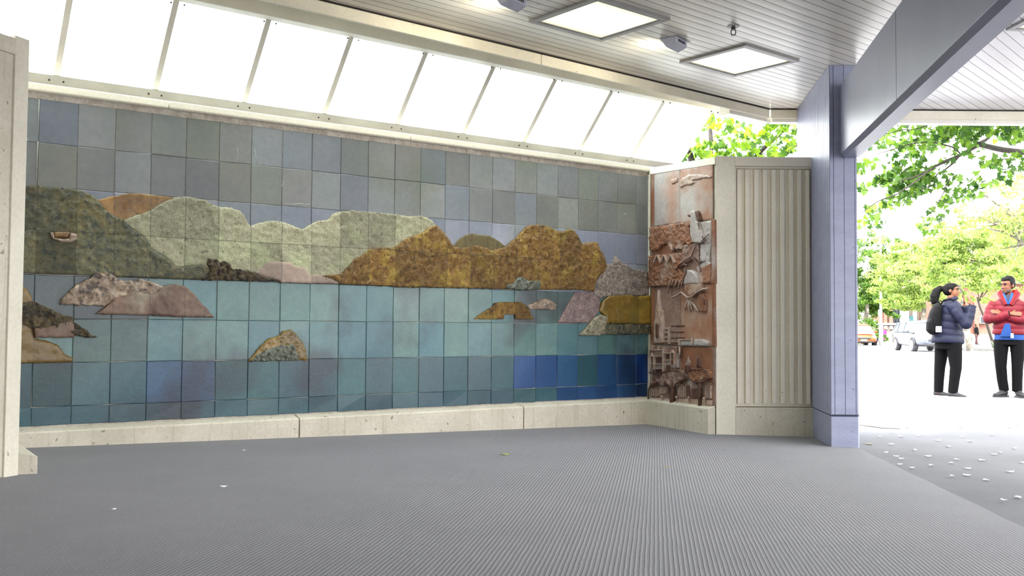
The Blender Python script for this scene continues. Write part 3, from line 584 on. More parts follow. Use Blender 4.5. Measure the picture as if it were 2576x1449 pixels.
# bottom slab: terrace houses, trees, shopfronts, lamps
R('street_slab', [(45, 735), (360, 730), (362, 1340), (48, 1310)], 'terra_mid', Pb, d=.008, amp=.004, seed=54, **kq)
R('street_slab', [(362, 730), (700, 742), (700, 1365), (364, 1342)], 'terra', Pb, d=.008, amp=.004, seed=55, **kq)
def house(x0, x1, y0, y1, mat='terra_grey', dd=-.030): strip('house_wall', [(x0, y0), (x1, y0), (x1, y1), (x0, y1)], dd, 0, mat, Pb)
house(62, 205, 830, 990); house(215, 345, 800, 960)
strip('roof', [(50, 835), (60, 765), (205, 765), (205, 830)], -.048, 0, 'terra_mid', Pb); strip('roof', [(215, 805), (220, 735), (345, 735), (345, 800)], -.048, 0, 'terra_mid', Pb)
for p in (((48, 828), (200, 828), (200, 840), (48, 842)), ((215, 798), (340, 796), (340, 806), (215, 810)), ((205, 735), (218, 735), (218, 1000), (205, 1000)), ((60, 765), (205, 762), (205, 772), (60, 774)), ((85, 725), (92, 725), (92, 765), (85, 765)), ((155, 725), (162, 725), (162, 765), (155, 765)), ((68, 915), (190, 915), (190, 924), (68, 924)), ((220, 875), (325, 873), (325, 882), (220, 884)), ((100, 965), (195, 965), (195, 974), (100, 974)), ((325, 800), (338, 800), (338, 940), (325, 940)), ((68, 842), (78, 842), (78, 965), (68, 965)), ((108, 842), (116, 842), (116, 970), (108, 970)), ((290, 808), (297, 808), (297, 930), (290, 930))):
    strip('house_moulding', p, -.062, 0, 'terra_pale', Pb)
for p in (((80, 850), (102, 850), (102, 905), (80, 905)), ((120, 850), (190, 850), (190, 908), (120, 908)), ((225, 818), (285, 816), (285, 868), (225, 870)), ((302, 812), (318, 812), (318, 900), (302, 900)), ((225, 930), (270, 930), (270, 985), (225, 985)), ((120, 980), (185, 980), (185, 1020), (120, 1020))):
    strip('house_window', p, -.036, 0, 'terra_dark', Pb)
for p in (((80, 835), (92, 800), (108, 835)), ((300, 805), (316, 766), (334, 800))): strip('gable', p, -.07, 0, 'terra_pale', Pb)
crack([(365, 735), (368, 800), (362, 860)], 'terra_pale', Pb, .03, .01); crack([(378, 740), (384, 800), (378, 858)], 'terra_dark', Pb, .03, .006)
R('tower', [(425, 900), (445, 840), (470, 900), (470, 1030), (420, 1020)], 'terra_mid', Pb, d=.026, amp=.006, freq=24, rag=.003, h=.010, seed=56)
R('tower', [(530, 950), (540, 850), (558, 848), (572, 900), (580, 960)], 'terra_dark', Pb, d=.020, amp=.004, freq=24, rag=.003, h=.010, seed=57)
for p in (((432, 945), (442, 930), (448, 945), (448, 1010), (432, 1010)), ((456, 945), (464, 930), (470, 945), (470, 1010), (456, 1010))): strip('tower_window', p, -.046, 0, 'terra_dark', Pb)
R('tree_crown', [(50, 1170), (70, 1120), (120, 1090), (170, 1060), (200, 1010), (250, 1000), (285, 990), (300, 950), (330, 985), (380, 985), (410, 1010), (445, 1050), (440, 1090), (400, 1095), (360, 1120), (330, 1165), (290, 1170), (230, 1125), (190, 1145), (150, 1120), (110, 1110), (70, 1150)], 'terra_mid', Pb, d=.054, amp=.012, freq=30, rag=.008, h=.009, seed=58, label='grey brown tree crown')
R('tree_crown', [(485, 1000), (510, 980), (560, 985), (600, 985), (640, 965), (680, 985), (705, 1030), (695, 1075), (640, 1080), (610, 1110), (560, 1105), (500, 1085), (485, 1050)], 'terra_deep', Pb, d=.056, amp=.014, freq=34, rag=.008, h=.009, seed=59, label='rust brown tree crown')
crack([(62, 1010), (110, 1020), (160, 1032), (200, 1012), (260, 995), (290, 985), (305, 955), (335, 985), (385, 990), (440, 1040), (446, 1080), (400, 1100), (350, 1130), (330, 1180)], 'terra_dark', Pb, .056, .008)
crack([(486, 1000), (520, 978), (600, 980), (645, 968), (690, 1000), (704, 1045), (690, 1080), (620, 1112), (560, 1108), (500, 1088), (486, 1050), (486, 1000)], 'terra_dark', Pb, .058, .007)
def trunk(pts, w): 
    bm = bmesh.new(); P = [Pb(*p) for p in pts]; tube(bm, [(p[0], -.045, p[1]) for p in P], w, 8); return fin('tree_trunk', bm, M['terra_dark'], tp, True)
trunk([(315, 1040), (312, 1120), (305, 1200), (298, 1335)], [.012, .018, .020, .024]); trunk([(598, 1060), (596, 1150), (596, 1365)], [.016, .014, .016]); trunk([(150, 1100), (80, 1140), (48, 1190), (44, 1310)], .010); trunk([(215, 1120), (270, 1145), (300, 1180)], .010); trunk([(590, 1150), (560, 1120)], .010)
for p in (((340, 1150), (370, 1130), (402, 1150), (405, 1290), (342, 1285)), ((425, 1160), (442, 1140), (462, 1160), (464, 1285), (426, 1285)), ((480, 1180), (590, 1180), (590, 1285), (482, 1285)), ((240, 1170), (258, 1150), (280, 1190), (282, 1280), (240, 1275)), ((640, 1120), (690, 1120), (690, 1300), (640, 1295)), ((55, 1170), (120, 1160), (120, 1270), (55, 1265)), ((140, 1160), (222, 1160), (222, 1240), (140, 1240))):
    strip('shop_front', p, -.020, 0, 'terra_dark' if p[0][0] in (240, 480, 425) else 'terra_mid', Pb)
for x0, x1, ys_, y1 in ((342, 404, (1165, 1190, 1215, 1240, 1265), 0), (642, 690, (1150, 1180, 1210, 1240, 1270), 0), (56, 120, (1190, 1215, 1245), 0)):
    for yy in ys_: strip('glazing_bar', [(x0, yy), (x1, yy), (x1, yy+5), (x0, yy+5)], -.030, 0, 'terra_pale', Pb)
    for xx in np.linspace(x0, x1, 4): strip('glazing_bar', [(xx, ys_[0]), (xx+5, ys_[0]), (xx+5, ys_[-1]+14), (xx, ys_[-1]+14)], -.030, 0, 'terra_pale', Pb)
for xx in (150, 166, 182, 198, 214): strip('glazing_bar', [(xx, 1165), (xx+6, 1165), (xx+6, 1238), (xx, 1238)], -.030, 0, 'terra_pale', Pb)
for p in (((60, 1280), (290, 1290), (290, 1335), (62, 1312)), ((330, 1290), (590, 1300), (590, 1360), (332, 1342)), ((604, 1302), (700, 1308), (700, 1364), (606, 1360))): strip('footpath', p, -.030, 0, 'terra_pale', Pb)
for x, y in ((192, 1268), (348, 1275), (482, 1280), (646, 1288)):
    bm = bmesh.new(); P = Pb(x, y); Q = Pb(x, y+62); tube(bm, [(P[0], -.045, P[1]), (Q[0], -.045, Q[1])], .005, 6); ball(bm, (P[0], -.05, P[1]), .014, 8); fin('carved_lamp', bm, M['terra_pale'], tp, True)

# ------------------------------------------------------------------ left end: return wall, post and ledge
LW = P0-U*.22                                  # corner
pe = onp(75, 105, (0, 0, 2.45), Vector((0, 0, 1))); pd = Vector((-.31, -.951, 0)).normalized(); pn = Vector((pd.y*-1, pd.x, 0)) # wall running towards the viewer
PE = Vector((-2.762, 5.50, 0))
PL = Vector((PE.x, PE.y, 0))
bm = bmesh.new()
q = [PE, PE+pd*.10, PE+pd*.10-Vector((.06, -.02, 0)), PE-Vector((.25, -.08, 0))]
prism(bm, [(v.x, v.y) for v in q], -.3, 2.47)
tag(fin('wall_left_post', bm, M['cream'], bevel=.004), 'cream post at the left edge of the picture', 'post', kind='structure')
bm = bmesh.new()
def pl(a, b): return (PE+pd*a+Vector((-.951, .31, 0))*b)[:2]
prism(bm, [pl(.10, .012), pl(3.2, .012), pl(3.2, .25), pl(.05, .25)], -.3, 2.36)
prism(bm, [pl(.10, .0), pl(3.2, .0), pl(3.2, .25), pl(.10, .25)], 2.36, 2.45)
tag(fin('wall_left', bm, M['cream_base']), kind='structure')
bm = bmesh.new()
RL = LW-N*.05
prism(bm, [LW[:2], (PE.x-.03, PE.y+.0), (PE.x-.25, PE.y+.08), (LW-U*.25)[:2]], -.3, 2.45)
tag(fin('wall_left_return', bm, M['cream_base']), kind='structure')
# splayed ledge on that return, seen as a small wedge past the post
E1 = Vector((-2.655, 5.52, 0)); bd = (LW-PE); bd.normalize(); bn = Vector((bd.y, -bd.x, 0))
bm = bmesh.new(); Ls = PE+bd*.02; prof = [(-.04, -.3), (-.04, .135), (.085, .106), (.10, .098), (.10, -.3)]
sweep(bm, prof, Ls, LW, bn)
tag(fin('baseboard_left', bm, M['cream_base'], bevel=.004), kind='structure')

# ------------------------------------------------------------------ sloped skylight
sk = empty('window_1', (P0.x, P0.y, 0), UA); tag(sk, 'sloped glass skylight with white bars above the mural', kind='structure')
M['pane'], t_, b_ = newmat('roof_glass')
t_.n.remove(b_); out = t_.n['Material Output']
tr = t_.new('ShaderNodeBsdfTransparent'); tr.inputs[0].default_value = (.93, .98, .97, 1); gl = t_.new('ShaderNodeBsdfGlossy'); gl.inputs['Roughness'].default_value = .03
tl = t_.new('ShaderNodeBsdfTranslucent'); tl.inputs[0].default_value = (.9, .95, .95, 1)
dn = t_.ramp(t_.noise(3, t_.obj(), 4), (.35, BW(.05)), (.7, BW(.12)))
m1 = t_.new('ShaderNodeMixShader'); t_.l.new(dn, m1.inputs[0]); t_.l.new(tr.outputs[0], m1.inputs[1]); t_.l.new(tl.outputs[0], m1.inputs[2])
m2 = t_.new('ShaderNodeMixShader'); m2.inputs[0].default_value = .05; t_.l.new(m1.outputs[0], m2.inputs[1]); t_.l.new(gl.outputs[0], m2.inputs[2]); t_.l.new(m2.outputs[0], out.inputs[0])
# local frame: x along wall, y into wall (outwards), z up.  Sill at y=.10, head at y=-.43
def SK(x, k, up=0):    # k 0 at sill .. 1 at head ; up = offset normal to glass
    return Vector((x, .10-.53*k-up*.7, 2.628+(.535+.05*(1-x/6.3))*k-up*.7))
def skslab(bm, x0, x1, k0, k1, u0, u1):
    vs = [bm.verts.new(SK(x, k, u)) for x in (x0, x1) for k in (k0, k1) for u in (u0, u1)]
    for f in ((0, 1, 3, 2), (4, 6, 7, 5), (0, 4, 5, 1), (2, 3, 7, 6), (0, 2, 6, 4), (1, 5, 7, 3)): bm.faces.new([vs[i] for i in f])
bm = bmesh.new(); skslab(bm, -1.2, 6.48, -.06, .045, -.03, .03); fin('lower_rail', bm, M['rail_grey'], sk, bevel=.004)
bm = bmesh.new()
hr = [(-.50, 3.155), (-.425, 3.145), (-.40, 3.27), (-.50, 3.30)]
a_ = [bm.verts.new((-1.2, y, z+.07)) for y, z in hr]; b_ = [bm.verts.new((6.50, y, z-.03)) for y, z in hr]
bm.faces.new(a_); bm.faces.new(b_[::-1])
for i in range(4): bm.faces.new((a_[i], b_[i], b_[(i+1) % 4], a_[(i+1) % 4]))
fin('upper_rail', bm, M['white_metal'], sk, bevel=.004)
mx = [.164+.6935*k for k in range(-2, 10)]
for x in mx:
    bm = bmesh.new(); skslab(bm, x-.022, x+.022, .03, 1.0, -.02, .022); o = fin('mullion', bm, M['white_metal'], sk, bevel=.003)
    for k, uu in ((-.005, .033), (1.0, .03)):
        for dx in (-.045, .05):
            bm = bmesh.new(); ball(bm, SK(x+dx, k if k < .5 else .985, uu if k < .5 else .055), .007, 8); fin('bolt', bm, M['dark_gap'], o)
for x0, x1 in zip(mx, mx[1:]):
    bm = bmesh.new(); skslab(bm, x0+.012, x1-.012, .0, 1.0, -.012, -.006); fin('pane', bm, M['pane'], sk)

# ------------------------------------------------------------------ ceiling, fascia
G0 = Vector((-.582, 7.31, 0)); G1 = Vector((2.560, 9.893, 0)); gd = (G1-G0).normalized(); GB = Vector((2.654, 9.955, 0)); GL = G0-gd*9.0
CZ = 3.12
def cbeam(y): return 2.80+.157*(y-8.25)
bm = bmesh.new()
prism(bm, [(GL.x, GL.y), (G0.x, G0.y), (GB.x, GB.y), (3.16, 9.955), (cbeam(-3.4)+.34, -3.4), (-9, -3.4), (-9, GL.y-.5)], CZ, CZ+.02)
tag(fin('ceiling', bm, M['boards']), kind='structure')
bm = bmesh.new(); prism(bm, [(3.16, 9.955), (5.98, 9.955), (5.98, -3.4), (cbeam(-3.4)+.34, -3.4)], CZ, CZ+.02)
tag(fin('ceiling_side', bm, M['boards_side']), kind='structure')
bm = bmesh.new(); prism(bm, [(GL.x, GL.y), (G0.x, G0.y), (GB.x, GB.y), (6.1, 9.96), (6.1, -3.4), (-9, -3.4), (-9, GL.y-.5)], CZ+.021, 4.6)  # unseen roof mass, made extra tall so its shadow covers skylight and pavement
tag(fin('roof_slab', bm, M['fascia']), 'flat canopy roof over the tiled corner', 'roof', kind='structure')
# fascia boards (inner face visible below the ceiling line) with dark joint
gn = Vector((gd.y, -gd.x, 0))     # towards the room
bm = bmesh.new()
cuts = [-9, -4.0, -1.9, 1.05, 2.9, (GB-G0).length]
for s0, s1 in zip(cuts, cuts[1:]): sweep(bm, [(.0, 3.02), (.0, 3.108), (-.03, 3.108), (-.03, 3.02)], G0+gd*(s0+.003), G0+gd*(s1-.003), gn)
for x0, x1 in ((GB.x+.0, 2.93), (2.94, 6.1)): box(bm, x0, x1, 9.955, 9.985, 3.02, 3.108)
tag(fin('trim_3', bm, M['fascia'], bevel=.003), 'weathered cream fascia under the ceiling edge', kind='structure')
bm = bmesh.new(); sweep(bm, [(.006, 3.108), (.006, 3.124), (-.03, 3.124), (-.03, 3.108)], GL, G0+gd*(GB-G0).length, gn); box(bm, GB.x, 6.1, 9.95, 9.985, 3.108, 3.124)
tag(fin('trim_4', bm, M['dark_gap']), 'dark joint between ceiling boards and fascia', kind='structure')
bm = bmesh.new()      # outer gutter behind the fascia
o0 = onp(1808, 286, G0-gn*.17, gn); sA = (o0-G0).dot(gd)
sweep(bm, [(-.031, 2.985), (-.031, 3.05), (-.16, 3.07), (-.16, 2.985)], G0+gd*sA, G0+gd*((GB-G0).length+.06), gn); box(bm, GB.x+.02, 6.1, 9.986, 10.1, 2.985, 3.06)
tag(fin('trim_5', bm, M['white_metal'], bevel=.004), 'pale gutter along the outer roof edge', kind='structure')

# flashing that closes the gap between the skylight head and the roof edge
bm = bmesh.new(); w_ = lambda x, y: (P0+U*x-N*y)
prism(bm, [(v.x, v.y) for v in (w_(-1.2, -.44), w_(6.5, -.44), GB+Vector((0, .02, 0)), G0-gd*4.5)], 3.30, 3.32)
tag(fin('trim_6', bm, M['fascia']), 'flashing between the skylight head and the roof edge', kind='structure')
# light panels
M['lens'], t_, b_ = newmat('yellowed_light_diffuser')
rx = t_.new('ShaderNodeTexCoord'); gx, gy, gzz = t_.xyz(rx.outputs['Generated'])
ed = t_.math('MAXIMUM', t_.math('ABSOLUTE', t_.math('SUBTRACT', gx, .5)), t_.math('ABSOLUTE', t_.math('SUBTRACT', gy, .5)))
tube__ = t_.ramp(t_.math('ABSOLUTE', t_.math('SUBTRACT', gy, .5)), (.0, (1, .985, .86, 1)), (.30, (1, .96, .76, 1)), (.5, (.80, .76, .52, 1)))
spt = t_.ramp(t_.noise(9, t_.obj(), 2), (.70, BW(1)), (.74, BW(.7)))
ecol = t_.mix(1, tube__, spt, 'MULTIPLY')
t_.l.new(ecol, b_.inputs['Emission Color']); b_.inputs['Emission Strength'].default_value = .98; b_.inputs['Base Color'].default_value = (.55, .53, .42, 1); b_.inputs['Roughness'].default_value = .4
M['frame_grey'] = plain('light_frame', (150, 146, 142), .4)
def light_panel(c, ang, w_, h_, label):
    e = empty('ceiling_light_panel', (c[0], c[1], CZ), ang); tag(e, label, 'ceiling light', 'square ceiling light panels')
    bm = bmesh.new(); fw = .05
    for x0, x1, y0, y1 in ((-w_/2, w_/2, -h_/2, -h_/2+fw), (-w_/2, w_/2, h_/2-fw, h_/2), (-w_/2, -w_/2+fw, -h_/2+fw, h_/2-fw), (w_/2-fw, w_/2, -h_/2+fw, h_/2-fw)): box(bm, x0, x1, y0, y1, -.016, .0)
    fin('frame', bm, M['frame_grey'], e, bevel=.004)
    bm = bmesh.new()
    for x0, x1, y0, y1 in ((-w_/2+fw, w_/2-fw, -h_/2+fw, -h_/2+fw+.012), (-w_/2+fw, w_/2-fw, h_/2-fw-.012, h_/2-fw), (-w_/2+fw, -w_/2+fw+.012, -h_/2+fw, h_/2-fw), (w_/2-fw-.012, w_/2-fw, -h_/2+fw, h_/2-fw)): box(bm, x0, x1, y0, y1, -.012, -.001)
    fin('inner_bead', bm, M['dark_gap'] if False else M['frame_grey'], e)
    bm = bmesh.new(); box(bm, -w_/2+fw+.012, w_/2-fw-.012, -h_/2+fw+.012, h_/2-fw-.012, -.006, -.001); fin('diffuser', bm, M['lens'], e)
    return e
light_panel((1.910, 8.167), radians(39.4), .735, .69, 'square light panel nearest the blue pillar')
light_panel((.627, 7.086), radians(39.6), .752, .722, 'larger looking square light panel between the two wall lamps')
light_panel((4.10, 6.90), radians(4.5), .75, .75, 'square light panel half hidden behind the blue beam')
# wall-washer lamps
M['lamp_white'] = plain('lamp_housing', (196, 196, 208), .45, spec=.4)
M['lamp_glow'] = plain('lamp_lens', (255, 250, 225), .4, emit=(255, 244, 205), es=9)
def washer(c, ang, label):
    e = empty('wall_washer_lamp', (c[0], c[1], CZ), ang); e.scale = (.66,)*3; tag(e, label, 'lamp', 'wedge-shaped ceiling lamps')
    # housing: x long, lens on the -y... side
    bm = bmesh.new()
    P = [(-.10, 0), (.10, 0), (.10, -.07), (-.02, -.115), (-.10, -.02)]
    a = [bm.verts.new((x, -.15, z)) for x, z in P]; b = [bm.verts.new((x, .15, z)) for x, z in P]
    bm.faces.new(a); bm.faces.new(b[::-1])
    for i in range(5):
        if i == 3: continue
        bm.faces.new((a[i], b[i], b[(i+1) % 5], a[(i+1) % 5]))
    fin('housing', bm, M['lamp_white'], e, bevel=.004)
    bm = bmesh.new(); vs = [bm.verts.new(v) for v in ((-.022, -.145, -.108), (-.022, .145, -.108), (-.098, .145, -.018), (-.098, -.145, -.018))]; bm.faces.new(vs)
    r = bmesh.ops.extrude_face_region(bm, geom=bm.faces[:]); bmesh.ops.translate(bm, verts=[v for v in r['geom'] if isinstance(v, bmesh.types.BMVert)], vec=(.006, 0, .006))
    fin('lens', bm, M['lamp_glow'], e)
    bm = bmesh.new()
    for k in range(9):
        y = -.085+k*.021; box(bm, .1005, .1035, y, y+.009, -.052, -.018)
    fin('vent_slots', bm, M['dark_gap'], e)
    bm = bmesh.new(); box(bm, -.12, .14, -.17, .17, -.004, 0); fin('mounting_plate', bm, M['frame_grey'], e)
    ld = bpy.data.lights.new('lamp_light', 'AREA'); ld.energy = 7; ld.size = .25; ld.size_y = .06; ld.shape = 'RECTANGLE'; ld.color = (1, .93, .72)
    lo = bpy.data.objects.new('lamp_light', ld); COL.objects.link(lo); lo.parent = e; lo.location = (-.085, 0, -.085); lo.rotation_euler = Vector((-.75, 0, -.66)).to_track_quat('-Z', 'X').to_euler()
    return e
# sprinkler
e = empty('fire_sprinkler', (1.647, 7.227, CZ)); tag(e, 'small dark sprinkler head hanging from the ceiling boards', 'sprinkler')
bm = bmesh.new(); tube(bm, [(0, 0, 0), (0, 0, -.006)], .045, 16); fin('escutcheon', bm, M['frame_grey'], e)
M['dark_metal'] = plain('dark_metal', (70, 66, 66), .4, .6)
bm = bmesh.new(); tube(bm, [(0, 0, -.004), (0, 0, -.03)], .016, 10); fin('body', bm, M['dark_metal'], e)
bm = bmesh.new()
for s in (-1, 1): tube(bm, [(s*.014, 0, -.028), (s*.019, 0, -.045), (s*.012, 0, -.062), (0, 0, -.066)], .004, 6)
fin('frame_arms', bm, M['dark_metal'], e); bm = bmesh.new(); tube(bm, [(0, 0, -.066), (0, 0, -.070)], .020, 12); fin('deflector', bm, M['dark_metal'], e)
washer(onz(1695, 101, CZ), radians(-36), 'white wedge lamp between the two light panels')
washer(onz(1285, -6, CZ), radians(-36), 'white wedge lamp cut by the top of the picture')

# unseen walls added behind the viewer to hold back light
bm = bmesh.new(); box(bm, -9, 2.0, -3.4, -3.2, -.3, CZ+.3); tag(fin('shade_wall_front', bm, M['cream_base']), kind='structure')
bm = bmesh.new(); box(bm, -9.2, -9.0, -3.4, 1.0, -.3, CZ+.3); tag(fin('shade_wall_far_left', bm, M['cream_base']), kind='structure')
# ------------------------------------------------------------------ blue pillar and beam
pil = empty('pillar', (2.83, 8.9, 0)); tag(pil, 'tall blue-grey boarded pillar where carpet meets pavement', 'pillar')
F1 = Vector((2.717, 8.30)); F2 = Vector((2.940, 8.285)); F3 = Vector((2.965, 8.33)); B1 = Vector((2.925, 9.95)); B2 = Vector((3.15, 9.95))
def loc2(p): return (p[0]-2.83, p[1]-8.9)
bm = bmesh.new(); prism(bm, [loc2(p) for p in (F1+Vector((.006, .008)), F2+Vector((-.004, .008)), F3+Vector((-.006, .004)), B2, B1+Vector((.01, 0)))], .125, CZ-.001); fin('shaft', bm, M['blue'], pil)
# side boards
Ls = (B1-F1); ln = Ls.length; ld = Ls.normalized(); lnn = Vector((-ld.y, ld.x))
nb = 21
for i in range(nb):
    a = F1+ld*(ln*i/nb+.0035); b = F1+ld*(ln*(i+1)/nb-.0035)
    bm = bmesh.new(); prism(bm, [loc2(a+lnn*.004), loc2(b+lnn*.004), loc2(b-lnn*.008), loc2(a-lnn*.008)], .125, CZ-.002); fin('side_board', bm, M['blue'], pil)
fd = (F2-F1); fl = fd.length; fd.normalize(); fnn = Vector((fd.y, -fd.x))
for a, b in ((0, .028), (.032, .115), (.119, .205), (.209, fl)):
    pa = F1+fd*a; pb = F1+fd*b
    bm = bmesh.new(); prism(bm, [loc2(pa+fnn*.004), loc2(pb+fnn*.004), loc2(pb-fnn*.010), loc2(pa-fnn*.010)], .13, CZ-.002); fin('front_board', bm, M['blue'], pil)
bm = bmesh.new(); prism(bm, [loc2(p) for p in (F1+Vector((-.001, .001)), F2+Vector((.001, -.001)), F3, B2, B1)], -.3, .112); fin('base', bm, M['blue'], pil, bevel=.004)
bm = bmesh.new(); prism(bm, [loc2(p) for p in (F1+Vector((.003, .004)), F2+Vector((-.002, .004)), F3, B2, B1+Vector((.01, 0)))], .10, .13); fin('shadow_gap', bm, M['blue_dark'], pil)

bd = Vector((.157, 1, 0)).normalized(); bnr = Vector((bd.y, -bd.x, 0))   # towards right
S0 = Vector((2.800, 8.275, 0)); be_ = empty('roof_beam', (S0.x, S0.y, 0)); tag(be_, 'deep blue-grey box beam running overhead from the pillar', 'beam')
def bsec(bm, prof, t0, t1):
    a = [bm.verts.new(bd*t0+bnr*d+Vector((0, 0, z))) for d, z in prof]; b = [bm.verts.new(bd*t1+bnr*d+Vector((0, 0, z))) for d, z in prof]; n = len(prof)
    bm.faces.new(a); bm.faces.new(b[::-1])
    for i in range(n): bm.faces.new((a[i], b[i], b[(i+1) % n], a[(i+1) % n]))
for t0, t1 in ((0, -2.03), (-2.036, -5.2), (-5.206, -11)):
    bm = bmesh.new(); bsec(bm, [(0, 2.345), (0, 2.94), (.15, 2.94), (.15, 2.345)], t0, t1); fin('box_section', bm, M['blue_beam'], be_, bevel=.004)
bm = bmesh.new(); bsec(bm, [(0.004, 2.345), (.034, 2.318), (.034, 2.345)], 0, -11); bsec(bm, [(.034, 2.345), (.034, 2.316), (.146, 2.316), (.146, 2.345)], 0, -11); fin('bottom_plate', bm, M['blue_beam'], be_)

# ------------------------------------------------------------------ leaves and trees
def leaf_mat(name, c1, c2, c3, tr=.55):
    m = bpy.data.materials.new(name); m.use_nodes = True; t = NT(m); b = t.n['Principled BSDF']; out = t.n['Material Output']
    a = t.new('ShaderNodeAttribute', attribute_name='rnd')
    c = t.ramp(a.outputs['Fac'], (0, lin(c1)), (.5, lin(c2)), (1, lin(c3)))
    t.l.new(c, b.inputs['Base Color']); b.inputs['Roughness'].default_value = .45
    tl = t.new('ShaderNodeBsdfTranslucent'); t.l.new(t.mix(1, c, (1.15, 1.15, .7, 1), 'MULTIPLY'), tl.inputs[0])
    mx_ = t.new('ShaderNodeMixShader'); mx_.inputs[0].default_value = tr; t.l.new(b.outputs[0], mx_.inputs[1]); t.l.new(tl.outputs[0], mx_.inputs[2]); t.l.new(mx_.outputs[0], out.inputs[0])
    return m
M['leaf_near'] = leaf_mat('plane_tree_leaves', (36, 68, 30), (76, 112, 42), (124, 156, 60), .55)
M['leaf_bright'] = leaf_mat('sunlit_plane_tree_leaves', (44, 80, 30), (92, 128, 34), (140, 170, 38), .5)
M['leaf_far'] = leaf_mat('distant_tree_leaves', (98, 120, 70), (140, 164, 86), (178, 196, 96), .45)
M['bark'] = stone('mottled_bark', (112, 106, 96), (84, 78, 70), 6, .8, .5, .01, 20, fine=.3, c3=(168, 162, 146))
M['bark_dark'] = stone('dark_bark', (66, 58, 52), (44, 38, 36), 6, .85, .5, .01, 20, fine=.3)
_lobes = [(0, 0), (.16, -.10), (.46, -.08), (.34, .14), (.56, .40), (.28, .42), (.20, .60), (0, 1.0), (-.20, .60), (-.28, .42), (-.56, .40), (-.34, .14), (-.46, -.08), (-.16, -.10)]
_simple = [(0, 0), (.34, .38), (0, 1), (-.34, .38)]
def leaves(name, C, size, mat, parent, shape='lobed', down=.4, seed=1, svar=.35):
    """one leaf polygon at every row of C"""
    rs = np.random.RandomState(seed); C = np.asarray(C); n = len(C)
    L = np.array(_lobes if shape == 'lobed' else _simple); k = len(L)
    d = rs.normal(size=(n, 3)); d[:, 2] -= down*1.5; d /= np.linalg.norm(d, axis=1)[:, None]
    r = rs.normal(size=(n, 3)); r -= d*(r*d).sum(1)[:, None]; r /= np.linalg.norm(r, axis=1)[:, None]
    nn = np.cross(d, r); s = size*(1+rs.uniform(-svar, svar, n))
    bend = rs.uniform(.05, .3, n)
    V = C[:, None, :]+s[:, None, None]*(L[None, :, 1, None]*d[:, None, :]+L[None, :, 0, None]*r[:, None, :]+(bend[:, None]*(L[None, :, 0]**2*1.5-L[None, :, 1]**2*.5))[:, :, None]*nn[:, None, :])
    V = V.reshape(-1, 3); me = bpy.data.meshes.new(name)
    me.vertices.add(len(V)); me.vertices.foreach_set('co', V.ravel()); me.loops.add(n*k); me.loops.foreach_set('vertex_index', np.arange(n*k, dtype=np.int32))
    me.polygons.add(n); me.polygons.foreach_set('loop_start', np.arange(0, n*k, k, dtype=np.int32)); me.polygons.foreach_set('loop_total', np.full(n, k, dtype=np.int32))
    at = me.attributes.new('rnd', 'FLOAT', 'FACE'); at.data.foreach_set('value', rs.uniform(0, 1, n).astype(np.float32))
    me.update(calc_edges=True)
    return link(name, me, mat, parent)
def blob(c, r, n, rs):
    p = rs.normal(size=(n, 3)); p /= np.linalg.norm(p, axis=1)[:, None]; p *= (rs.uniform(.25, 1, n)**.5)[:, None]
    return np.array(c)+p*np.array(r)
def limb(bm, pts, r0, r1, seg=7, wob=.0):
    P = [Vector(p) for p in pts]; out = []
    for a, b in zip(P, P[1:]):
        for j in range(3): 
            q = a.lerp(b, j/3); out.append(q+Vector([noise.noise(q*2+Vector((i*9, 0, 0)))*wob for i in range(3)]))
    out.append(P[-1]); n = len(out)
    tube(bm, out, [r0+(r1-r0)*i/(n-1) for i in range(n)], seg)

# right foreground plane tree: trunk outside the frame, branches reaching in over the pavement
rs = np.random.RandomState(11)
def W(cx, cy, Y): return aty(2140+cx/3.622, 290+cy/3.622, Y)
near = empty('plane_tree', (13.2, 19.5, gz(19))); tag(near, 'broad-leaved tree reaching in over the pavement from the right', 'tree')
off = Vector((13.2, 19.5, gz(19)))
bm = bmesh.new()
def BR_(pts, Y0, Y1, r0, r1):
    n = len(pts); limb(bm, [W(x, y, Y0+(Y1-Y0)*i/(n-1))-off for i, (x, y) in enumerate(pts)], r0, r1, 7, .04)
limb(bm, [(0, 0, 0), (-.1, 0, 1.6), (-.4, -.1, 3.2), (-.9, -.3, 4.6), (-1.2, -.2, 6.5)], .24, .12, 10, .06)
e0 = W(1700, 350, 18.6)-off; limb(bm, [(-.5, -.1, 3.4), ((e0.x-.5)/2, e0.y/2, (e0.z+3.4)/2+.3), e0], .10, .065)
BR_([(1700, 350), (1579, 348), (1300, 290), (1160, 262)], 18.6, 18, .062, .05)
BR_([(1160, 262), (1230, 230), (1310, 160), (1420, 60)], 18, 18.6, .035, .02); BR_([(1160, 270), (1120, 190), (1060, 60)], 18, 18.2, .03, .015)
BR_([(1165, 268), (1000, 360), (880, 410), (760, 470), (680, 520), (560, 560), (430, 600)], 18, 16.8, .036, .010)
BR_([(980, 370), (930, 430), (860, 490), (780, 530), (740, 600)], 17.8, 17.2, .02, .008)
BR_([(700, 500), (520, 650), (420, 710), (330, 750), (230, 800), (100, 890)], 17, 16.2, .016, .006)
BR_([(1000, 360), (930, 290), (700, 240), (500, 270), (330, 330), (190, 360)], 17.9, 16.6, .016, .005)
BR_([(900, 560), (840, 700), (800, 800), (740, 900), (700, 1020)], 17.2, 17, .010, .004)
BR_([(1579, 350), (1480, 400), (1300, 400), (1240, 450)], 18.4, 18.2, .014, .006); BR_([(1200, 380), (1190, 520)], 18, 18, .006, .003)
BR_([(760, 60), (560, 130), (380, 150), (250, 200)], 18, 16.8, .012, .004)
cl = []
